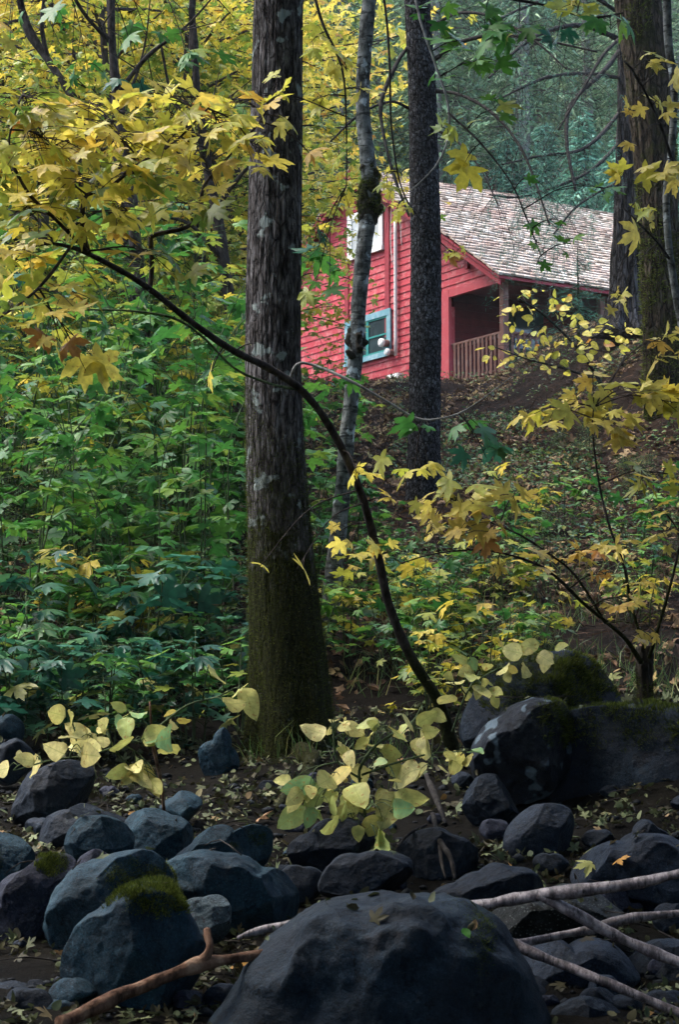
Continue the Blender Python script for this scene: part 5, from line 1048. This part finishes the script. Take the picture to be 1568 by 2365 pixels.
for lab, pts, rad, brs in [
    ('dark crooked stem leaning in from the top left corner among the yellow leaves', [(330, 1010, 22.5), (318, 800, 22.5), (290, 600, 22.5), (255, 450, 22.5), (205, 340, 22.5), (165, 225, 22.5), (110, 140, 22.5), (62, 60, 22.5), (30, -80, 22.5)], [15, 14, 13, 12, 12, 11, 10, 9, 7], [[(165, 225, 22.5), (120, 330, 22.2), (60, 380, 22), (-20, 430, 22)], [(205, 340, 22.5), (280, 250, 22.4), (330, 120, 22.3), (350, -40, 22)], [(110, 140, 22.5), (95, 50, 22.4), (110, -60, 22.3)]]),
    ('dark upright stem with stubby limbs behind the leaning maple spray', [(352, 1020, 21), (345, 850, 21), (325, 700, 21), (305, 500, 21), (292, 380, 21), (268, 220, 21), (258, 100, 21), (252, -80, 21)], [16, 15, 14, 13, 12, 11, 11, 8], [[(268, 220, 21), (340, 130, 20.8), (430, 60, 20.6), (520, -40, 20.5)], [(292, 380, 21), (380, 300, 20.8), (470, 260, 20.6), (570, 215, 20.4)], [(305, 500, 21), (240, 430, 20.8), (150, 390, 20.6)], [(258, 100, 21), (200, 40, 20.8), (150, -40, 20.6)]]),
    ('dark lichened stem just left of the big trunk', [(560, 1060, 23), (545, 900, 23), (530, 720, 23), (515, 600, 23), (498, 480, 23), (470, 340, 23), (450, 150, 23), (440, -80, 23)], [15, 14, 13, 12, 12, 10, 9, 7], [[(498, 480, 23), (560, 400, 22.8), (620, 330, 22.6)], [(515, 600, 23), (440, 520, 22.8), (380, 500, 22.6)], [(470, 340, 23), (400, 230, 22.8), (370, 100, 22.6)]])]:
    t, _, _, _, _ = trunk('maple_tree', lab, 'tree', pts, B_LEAN, [2 * r for r in rad], 16, .08, lambda th, L, R: .02 * fbm(np.stack([np.cos(th), np.sin(th), L * 3], 1), 3, 3))
    for b in brs:
        mb = MB(); cc, _ = tube(mb, px_path(b), [.032, .022, .014, .006][:len(b)], 8, .1, .5, .2, 3, None, 6)
        for q in range(5):
            i = rng.integers(2, len(cc)); d = rdir(1)[0] * .6; tube(mb, [cc[i], cc[i] + d * .5, cc[i] + d], [.009, .006, .002], 5, .15, .5, .2)
        mb.build('limb', B_LEAN, t)

# ------------------------------------------------------------------ saplings and trees built once, then copied
def proto_sapling(name, label, h, nst, nleaf, S, tm, m, group, spread=.9, low=.15, stem_m=B_GSTEM, cat='sapling', r0=.010):
    t = thing(name, label, cat, (0, 0, 0), group); mb = MB(); lb = MB(); tw = []
    for k in range(nst):
        a = rng.random() * 6.28; d = np.array([math.cos(a), math.sin(a), 0]); L = h * rng.uniform(.65, 1.0); b0 = d * .1
        C, R = tube(mb, [b0 - [0, 0, .15], b0 + d * .06 * L + [0, 0, L * .35], b0 + d * .16 * L * rng.uniform(.5, 1.4) + [0, 0, L * .7], b0 + d * .28 * L * rng.uniform(.5, 1.5) + [0, 0, L]], [r0, r0 * .85, r0 * .6, r0 * .25], 6, .12, .5, .1, k)
        nn = max(4, int(9 * L / h))
        for j in range(nn):
            f = low + (1 - low) * (j + rng.random()) / nn; i = min(int(f * (len(C) - 1)), len(C) - 1); b = a + rng.normal() * 1.4; d2 = np.array([math.cos(b), math.sin(b), rng.uniform(-.1, .35)]); Lb = spread * rng.uniform(.3, 1) * (1.15 - .6 * f)
            cc, _ = tube(mb, [C[i], C[i] + d2 * Lb * .5 + [0, 0, .06], C[i] + d2 * Lb], [r0 * .4, r0 * .3, r0 * .15], 4, .15, .5); tw.append(cc)
    al = np.concatenate(tw); nd = np.concatenate([np.repeat(nrm(c[-1:] - c[:1]), len(c), 0) for c in tw]); i = rng.integers(0, len(al), nleaf)
    P = al[i] + rng.normal(size=(nleaf, 3)) * [.10, .10, .035]; A = nd[i] + rng.normal(size=(nleaf, 3)) * [.7, .7, .2] + [0, 0, -.18]
    leaves(lb, tm, P, A, np.array([0, 0, 1.]) + rng.normal(size=(nleaf, 3)) * .33, S * rng.uniform(.55, 1.1, nleaf), rng.random(nleaf))
    mb.build('stems', stem_m, t); lb.build('foliage', m, t); return t

first = {}
def place(key, proto, loc, **k):
    if key not in first:
        first[key] = 1; proto.location = Vector([float(c) for c in loc]); proto.rotation_euler.z = k.get('rz', 0); s = k.get('sc', 1); proto.scale = (s, s, s); return proto
    return dup(proto, loc, k.get('rz', 0), k.get('sc', 1), k.get('label'), k.get('group'))

G1 = 'maple saplings of the thicket left of the big trunk'
pa = proto_sapling('maple_sapling', 'tall thin green maple sapling in the thicket left of the big trunk', 3.4, 5, 120, .175, MAPLE, M_GRN, G1, .95)
pb = proto_sapling('maple_sapling', 'tall yellow green maple sapling in the thicket left of the big trunk', 3.6, 5, 210, .125, MAPLE, M_YGR, 'turning maple saplings of the thicket', .95)
pc = proto_sapling('low_maple', 'low maple bush with broad blue green leaves at the creek edge on the left', 1.1, 5, 62, .165, MAPLE, M_TEAL, 'low blue green maple bushes', .6, .25)
pg2 = proto_sapling('low_maple', 'low maple bush with plain green leaves on the slope or bank beside the big trunk', 1.0, 5, 48, .15, MAPLE, M_GRN, 'low green maple bushes on the slope', .6, .3)
pd = proto_sapling('low_maple', 'low maple bush with green and yellowing leaves on the slope', 1.0, 5, 66, .135, MAPLE, M_YGR, 'low yellowing maple bushes', .55, .2)
pe = proto_sapling('leafy_shrub', 'dense shrub with tiny dull green leaves on the left slope', 1.3, 9, 1500, .05, OVAL2, M_SHRUB, 'small leaved shrubs on the left slope', .55, .05, B_TWIG, 'shrub', .007)
def put(key, proto, px, Y, sc=1.0, dz=0): 
    return place(key, proto, on_ground(px, Y) + [0, 0, dz], rz=rng.random() * 6.28, sc=sc)
for k in range(22):
    Y = rng.uniform(16, 25); o_ = put('a', pa, rng.uniform(-60, 560), Y, rng.uniform(.75, 1.15))
    if k % 6 == 1: recolour(o_, 'foliage', M_TEAL); o_['label'] = 'tall thin blue green maple sapling in the thicket left of the big trunk'; o_['group'] = 'blue green maple saplings of the thicket'
for px, Y, s_ in [(30, 15.2, .8), (190, 15.6, .75), (330, 15.0, .7), (470, 15.4, .8), (545, 16, .75)]: put('a', pa, px, Y, s_)
for k in range(12):
    Y = rng.uniform(19, 28); put('b', pb, rng.uniform(-60, 570), Y, rng.uniform(.8, 1.2))
for px, Y, s in [(715, 22, .55), (705, 19, .6), (735, 30, .55)]: put('a', pa, px, Y, s)
for px, Y, s in [(790, 34, .5)]: put('b', pb, px, Y, s)
for k in range(10):
    px = -40 + 610 * (k + rng.random() * .8) / 10; o_ = put('c', pc, px, rng.uniform(13.4, 15.2), rng.uniform(.6, 1.1))
    if k % 3 == 1: recolour(o_, 'foliage', M_GRN); o_['label'] = 'low maple bush with broad plain green leaves at the creek edge on the left'; o_['group'] = 'low green maple bushes at the creek edge'
for px, Y, s in [(40, 12.9, .8), (150, 13.0, .75), (-10, 12.8, .9), (250, 13.1, .7), (450, 13.2, .75), (360, 13.2, .7), (545, 13.6, .7)]: put('c', pc, px, Y, s) if s > .72 else put('g2', pg2, px, Y, s)
for k in range(3): put('d', pd, rng.uniform(-30, 570), rng.uniform(14.6, 16), rng.uniform(.7, 1.1))
for k in range(5): put('d', pd, rng.uniform(720, 1240), rng.uniform(14.2, 18.5), rng.uniform(.5, .85))
for k in range(15): put('g2', pg2, rng.uniform(720, 1300), rng.uniform(14.5, 20), rng.uniform(.5, .85))
for px, Y, s in [(1000, 14, .6), (1120, 14.5, .7)]: put('d', pd, px, Y, s)
for k in range(5): put('g2', pg2, rng.uniform(1080, 1600), rng.uniform(14.8, 22), rng.uniform(.5, .8))
for k in range(3): put('d', pd, rng.uniform(1150, 1600), rng.uniform(15, 22), rng.uniform(.5, .8))
for k in range(34): put('e', pe, rng.uniform(-60, 560), rng.uniform(17, 30), rng.uniform(.6, 1.15))
for k in range(10): put('e', pe, rng.uniform(1180, 1620), rng.uniform(19, 32), rng.uniform(.25, .5))

def proto_tree(name, label, group, h, m, S, tm, nleaf, lim, low=.25, wide=3.0, r0=.11, lean=.5):
    t = thing(name, label, 'tree', (0, 0, 0), group); mb = MB(); lb = MB(); tw = []
    a = rng.random() * 6.28
    C, R = tube(mb, [(0, 0, -.4), (lean * .1, 0, h * .25), (lean * .5, .1, h * .55), (lean, 0, h * .8), (lean * 1.2, .1, h)], [r0 * 1.15, r0, r0 * .75, r0 * .45, r0 * .15], 14, .2, .5, .12, 3, None, 5)
    mb.build('trunk', B_BG, t); lm = MB()
    for k in range(lim):
        f = low + (1 - low) * (k + rng.random()) / lim; i = int(f * (len(C) - 1)); b = k * 2.4 + rng.normal() * .3; L = wide * (1.1 - .75 * abs(f - .5)) * rng.uniform(.55, 1)
        d = np.array([math.cos(b), math.sin(b), rng.uniform(.0, .45)]); cc, _ = tube(lm, [C[i], C[i] + d * L * .4 + [0, 0, .15], C[i] + d * L * .75 + [0, 0, .2], C[i] + d * L], [r0 * .3, r0 * .2, r0 * .12, .006], 6, .2, .5, .2, k)
        for j in range(5):
            i2 = rng.integers(len(cc) // 4, len(cc)); b2 = b + rng.normal() * .9; d2 = np.array([math.cos(b2), math.sin(b2), rng.uniform(-.25, .3)]); c2, _ = tube(lm, [cc[i2], cc[i2] + d2 * L * .22, cc[i2] + d2 * L * .45 + [0, 0, -.08]], [.012, .008, .003], 4, .2, .5, .2, j); tw.append(c2)
        tw.append(cc[len(cc) // 3:])
    lm.build('limbs', B_BG, t)
    al = np.concatenate(tw); i = rng.integers(0, len(al), nleaf); P = al[i] + rng.normal(size=(nleaf, 3)) * [.22, .22, .12]
    leaves(lb, tm, P, rdir(nleaf) * [1, 1, .3] + [0, 0, -.25], np.array([0, 0, 1.]) + rng.normal(size=(nleaf, 3)) * .45, S * rng.uniform(.6, 1.15, nleaf), rng.random(nleaf))
    lb.build('crown', m, t); return t
py_ = proto_tree('maple_tree', 'bright yellow maple behind the thicket at upper left', 'yellow maples behind the thicket', 9.5, M_YEL, .12, MAPLE2, 2500, 22, .2, 3.2)
pg_ = proto_tree('maple_tree', 'yellow green maple behind the thicket at upper left', 'yellow green maples behind the thicket', 8.0, M_YGR, .115, MAPLE2, 2500, 20, .15, 3.0)
for px, Y, s in [(20, 27, 1.0), (120, 30, 1.1), (250, 28, 1.0), (330, 33, 1.2), (430, 31, 1.05), (520, 36, 1.2), (60, 36, 1.2), (420, 42, 1.3), (-60, 32, 1.1), (740, 62, 1.0)]: put('y', py_, px, Y, s)
for px, Y, s in [(80, 24, .7), (200, 25, .75), (460, 26, .8), (380, 27, .8), (530, 28, .8), (180, 40, 1.3), (-20, 25, .8), (540, 40, 1.1), (300, 38, 1.1), (800, 62, .95), (860, 64, 1.1), (640, 58, 1.2), (300, 24.5, .85)]: put('g', pg_, px, Y, s)

def proto_conifer(name, label, group, h, w, n, m, r0=.22, bare=.12, cat='tree'):
    t = thing(name, label, cat, (0, 0, 0), group); mb = MB(); lb = MB()
    C, R = tube(mb, [(0, 0, -.6), (.05, 0, h * .3), (0, .08, h * .7), (0, 0, h)], [r0 * 1.1, r0, r0 * .5, .02], 12, .4, .5, .1, 3, None, 4); mb.build('trunk', B_BG, t)
    bm = MB(); PP, DD = [], []
    nb_ = 120
    for k in range(nb_):
        f = bare + (1 - bare) * ((k + rng.random()) / nb_) ** 1.05; b = k * 2.399 + rng.normal() * .3; L = w * (1.04 - f) ** .75 * rng.uniform(.55, 1.1) + .15; p = np.array([0, 0, h * f])
        d = np.array([math.cos(b), math.sin(b), 0]); q = [p, p + d * L * .45 + [0, 0, .05 * L], p + d * L + [0, 0, -.28 * L]]; cc, _ = tube(bm, q, [.03 * (1.1 - f) + .006, .014, .004], 4, .3, .5)
        m_n = max(6, int(n / nb_ * (L / w) * 1.8)); tt = rng.random(m_n) ** .7; i = (tt * (len(cc) - 1)).astype(int); side = np.cross(d, [0, 0, 1])
        sp = cc[i] + side[None] * (rng.normal(size=m_n) * .20 * L)[:, None] + [0, 0, 0] + rng.normal(size=(m_n, 3)) * [.06, .06, .06]; sp[:, 2] -= np.abs(rng.normal(size=m_n)) * .06 * L
        PP.append(sp); DD.append(d[None] * .7 + side[None] * rng.normal(size=m_n)[:, None] * .8 + [0, 0, -.45] + rng.normal(size=(m_n, 3)) * .25)
    bm.build('boughs', B_BG, t); P = np.concatenate(PP); D = np.concatenate(DD)
    spr = (np.array([(0, 0, 0), (.35, .22, 0), (1, .0, -.12), (.35, -.22, 0), (.7, .17, -.06), (.7, -.17, -.06)], float), np.array([[0, 3, 1], [1, 3, 2]])) if False else BLADE
    leaves(lb, (spr[0] * [1, 1.5, 1], spr[1]), P, D, np.array([0, 0, 1.]) + rng.normal(size=P.shape) * .4, rng.uniform(.14, .36, len(P)), rng.random(len(P)))
    lb.build('crown', m, t, False); return t
pf1 = proto_conifer('conifer_tree', 'hazy blue green conifer on the hill behind the cabin', 'conifers on the hill behind the cabin', 16, 2.6, 7000, M_NEEDLE, .20, .28)
recolour(pf1, 'trunk', B_TWIGP)
pf2 = proto_conifer('conifer_tree', 'dense short conifer close behind the cabin roof', 'short conifers close behind the cabin', 8, 2.2, 8000, M_NEEDLE, .12, .03)
k = 0
for Y in (58, 64, 70, 77, 84, 92, 102):
    for px in np.arange(-180, 1760, 9000 / Y * 1.25 + 40):
        o_ = put('f1', pf1, px + rng.uniform(-60, 60), Y + rng.uniform(-3, 3), rng.uniform(.75, 1.35)); k += 1
        if k % 3 == 1: recolour(o_, 'crown', M_OLIVE); o_['label'] = 'hazy olive green conifer on the hill behind the cabin'; o_['group'] = 'olive conifers on the hill behind the cabin'
for px, Y, s in [(1010, 60, .8), (1090, 57, .75), (1180, 58, .8), (1270, 57, .85), (1360, 56, .9), (1440, 55, .8), (930, 62, .8), (720, 60, .9), (650, 64, 1), (1540, 50, .8), (1620, 46, .8)]: put('f2', pf2, px, Y, s)
iv = thing('ivy_bush', 'rounded broad leaved green bush rising behind the cabin roof', 'bush', on_ground(1235, 54))
b0 = np.array(iv.location); mb = MB(); lb = MB()
for k in range(12):
    d = rdir(1)[0] * [1, .6, .3] + [0, 0, 1]; tube(mb, [b0, b0 + d * 1.3, b0 + d * 2.6], [.05, .03, .01], 6, .4, .5, .2, k)
n = 5200; D = rdir(n); D[:, 2] = np.abs(D[:, 2]); rad = 1 + .28 * fbm(D * 2.2, 3, 5); P = b0 + D * (np.array([1.7, 1.2, 3.6]) * rad[:, None]) * rng.uniform(.75, 1.03, n)[:, None]
leaves(lb, OVAL2, P, rdir(n) + [0, -.3, -.6], D + rng.normal(size=(n, 3)) * .4, rng.uniform(.12, .22, n), rng.random(n)); mb.build('stems', B_BG, iv); lb.build('foliage', M_IVY, iv)

for k in range(8): put('g2', pg2, rng.uniform(1660, 2300), rng.uniform(14.5, 22), rng.uniform(.6, .9))
for k in range(8): put('d', pd, rng.uniform(1660, 2300), rng.uniform(14, 20), rng.uniform(.6, .9))
for k in range(8): put('a', pa, rng.uniform(-700, -80), rng.uniform(15, 22), rng.uniform(.7, 1.0))

# ------------------------------------------------------------------ unseen crowns around the frame, added to shade the creek bed and block sky
def crown_mesh(n, rx, rz, S):
    mb = MB(); k = 70; c = rdir(k) * rng.random((k, 1)) ** .4 * [rx, rx, rz]; i = rng.integers(0, k, n)
    P = c[i] + rng.normal(size=(n, 3)) * [rx * .16, rx * .16, rz * .12]
    leaves(mb, MAPLE2, P, rdir(n) * [1, 1, .4], np.array([0, 0, 1.]) + rng.normal(size=(n, 3)) * .5, rng.uniform(.6, 1.1, n) * S, rng.random(n)); return mb
cms = {'dense': crown_mesh(6500, 5.2, 3.0, .21), 'thin': crown_mesh(2600, 5.2, 2.5, .21), 'sparse': crown_mesh(1300, 5.2, 2.5, .21)}
_cr = {}
def add_crown(parent, c, k='thin'):
    c = np.asarray(c, float) - wloc(parent)
    if k not in _cr: o = _cr[k] = cms[k].build('crown', M_CANOPY)
    else: o = _cr[k].copy(); COL.objects.link(o)
    o.parent = parent; o.location = Vector(c); o.rotation_euler.z = rng.random() * 6
    return o
add_crown(tree1, (C1[-1][0], 11.5, 13.0))
for x, y, z, kd in [(-7.5, 5, 11, 'thin'), (6.5, 6, 11, 'thin'), (0, 3, 12, 'dense'), (0, 8, 13, 'thin'), (4.5, 11, 12, 'thin'), (-8, 0, 11, 'dense'), (8, 0, 11, 'dense'), (0, -6, 11, 'dense'), (-8, -8, 7, 'dense'), (8, -8, 7, 'dense'), (0, -11, 6, 'dense'), (-13, -3, 4, 'dense'), (13, -3, 4, 'dense'), (-6, -12, 1.5, 'dense'), (6, -12, 1.5, 'dense'), (0, -15, 1.5, 'dense'), (-13, 5, 5, 'dense'), (13, 5, 5, 'dense'), (12, 13, 6, 'dense'), (-11, 1, 2.5, 'dense'), (11, 1, 2.5, 'dense'), (0, -9, 1.5, 'dense'), (10.5, 8, 3, 'dense'), (3.5, 7.5, 10.5, 'thin'), (1.5, 17, 14.5, 'thin'), (5.5, 15.5, 14, 'thin'), (-3.5, 3.5, 9.5, 'dense'), (3.5, 4, 9.5, 'dense'), (0, 6, 11, 'thin'), (-5.5, 17.5, 13.5, 'sparse')]:
    g = float(gz(x, y)); t = thing('unseen_shade_maple', 'unseen leafy maple added above and behind the viewpoint to shade the creek', 'tree', (x, y, g), 'unseen shade maples around the viewpoint')
    sx = 0.0 if abs(x) > 5 or y < 0 else (6.5 if x >= 0 else -6.5)
    mb = MB(); tube(mb, [(x + sx, y, float(gz(x + sx, y)) - .3), (x + sx * .9 + .1, y, z * .5), (x + sx * .4, y, z * .8), (x, y, z)], [.22, .18, .12, .05], 12, .4, .5, .1, 2, None, 4); mb.build('trunk', B_BG, t)
    add_crown(t, (x, y, z), kd)

# ------------------------------------------------------------------ haze of the valley air
hm = bpy.data.materials.new('haze'); hm.use_nodes = True; hn = hm.node_tree.nodes; hl = hm.node_tree.links
hn.remove(hn['Principled BSDF']); pv = hn.new('ShaderNodeVolumePrincipled'); pv.inputs['Color'].default_value = (.85, .95, .95, 1); pv.inputs['Density'].default_value = .00035; pv.inputs['Anisotropy'].default_value = .2
hl.new(pv.outputs[0], hn['Material Output'].inputs['Volume'])
hb = MB(); box(hb, (-95, -62, -4), (95, 222, 110)); hz = hb.build('haze', hm, None, False); tag(hz, 'thin pale haze in the valley air', 'haze', kind='stuff')
cy.volume_bounces = 0; cy.volume_step_rate = 10
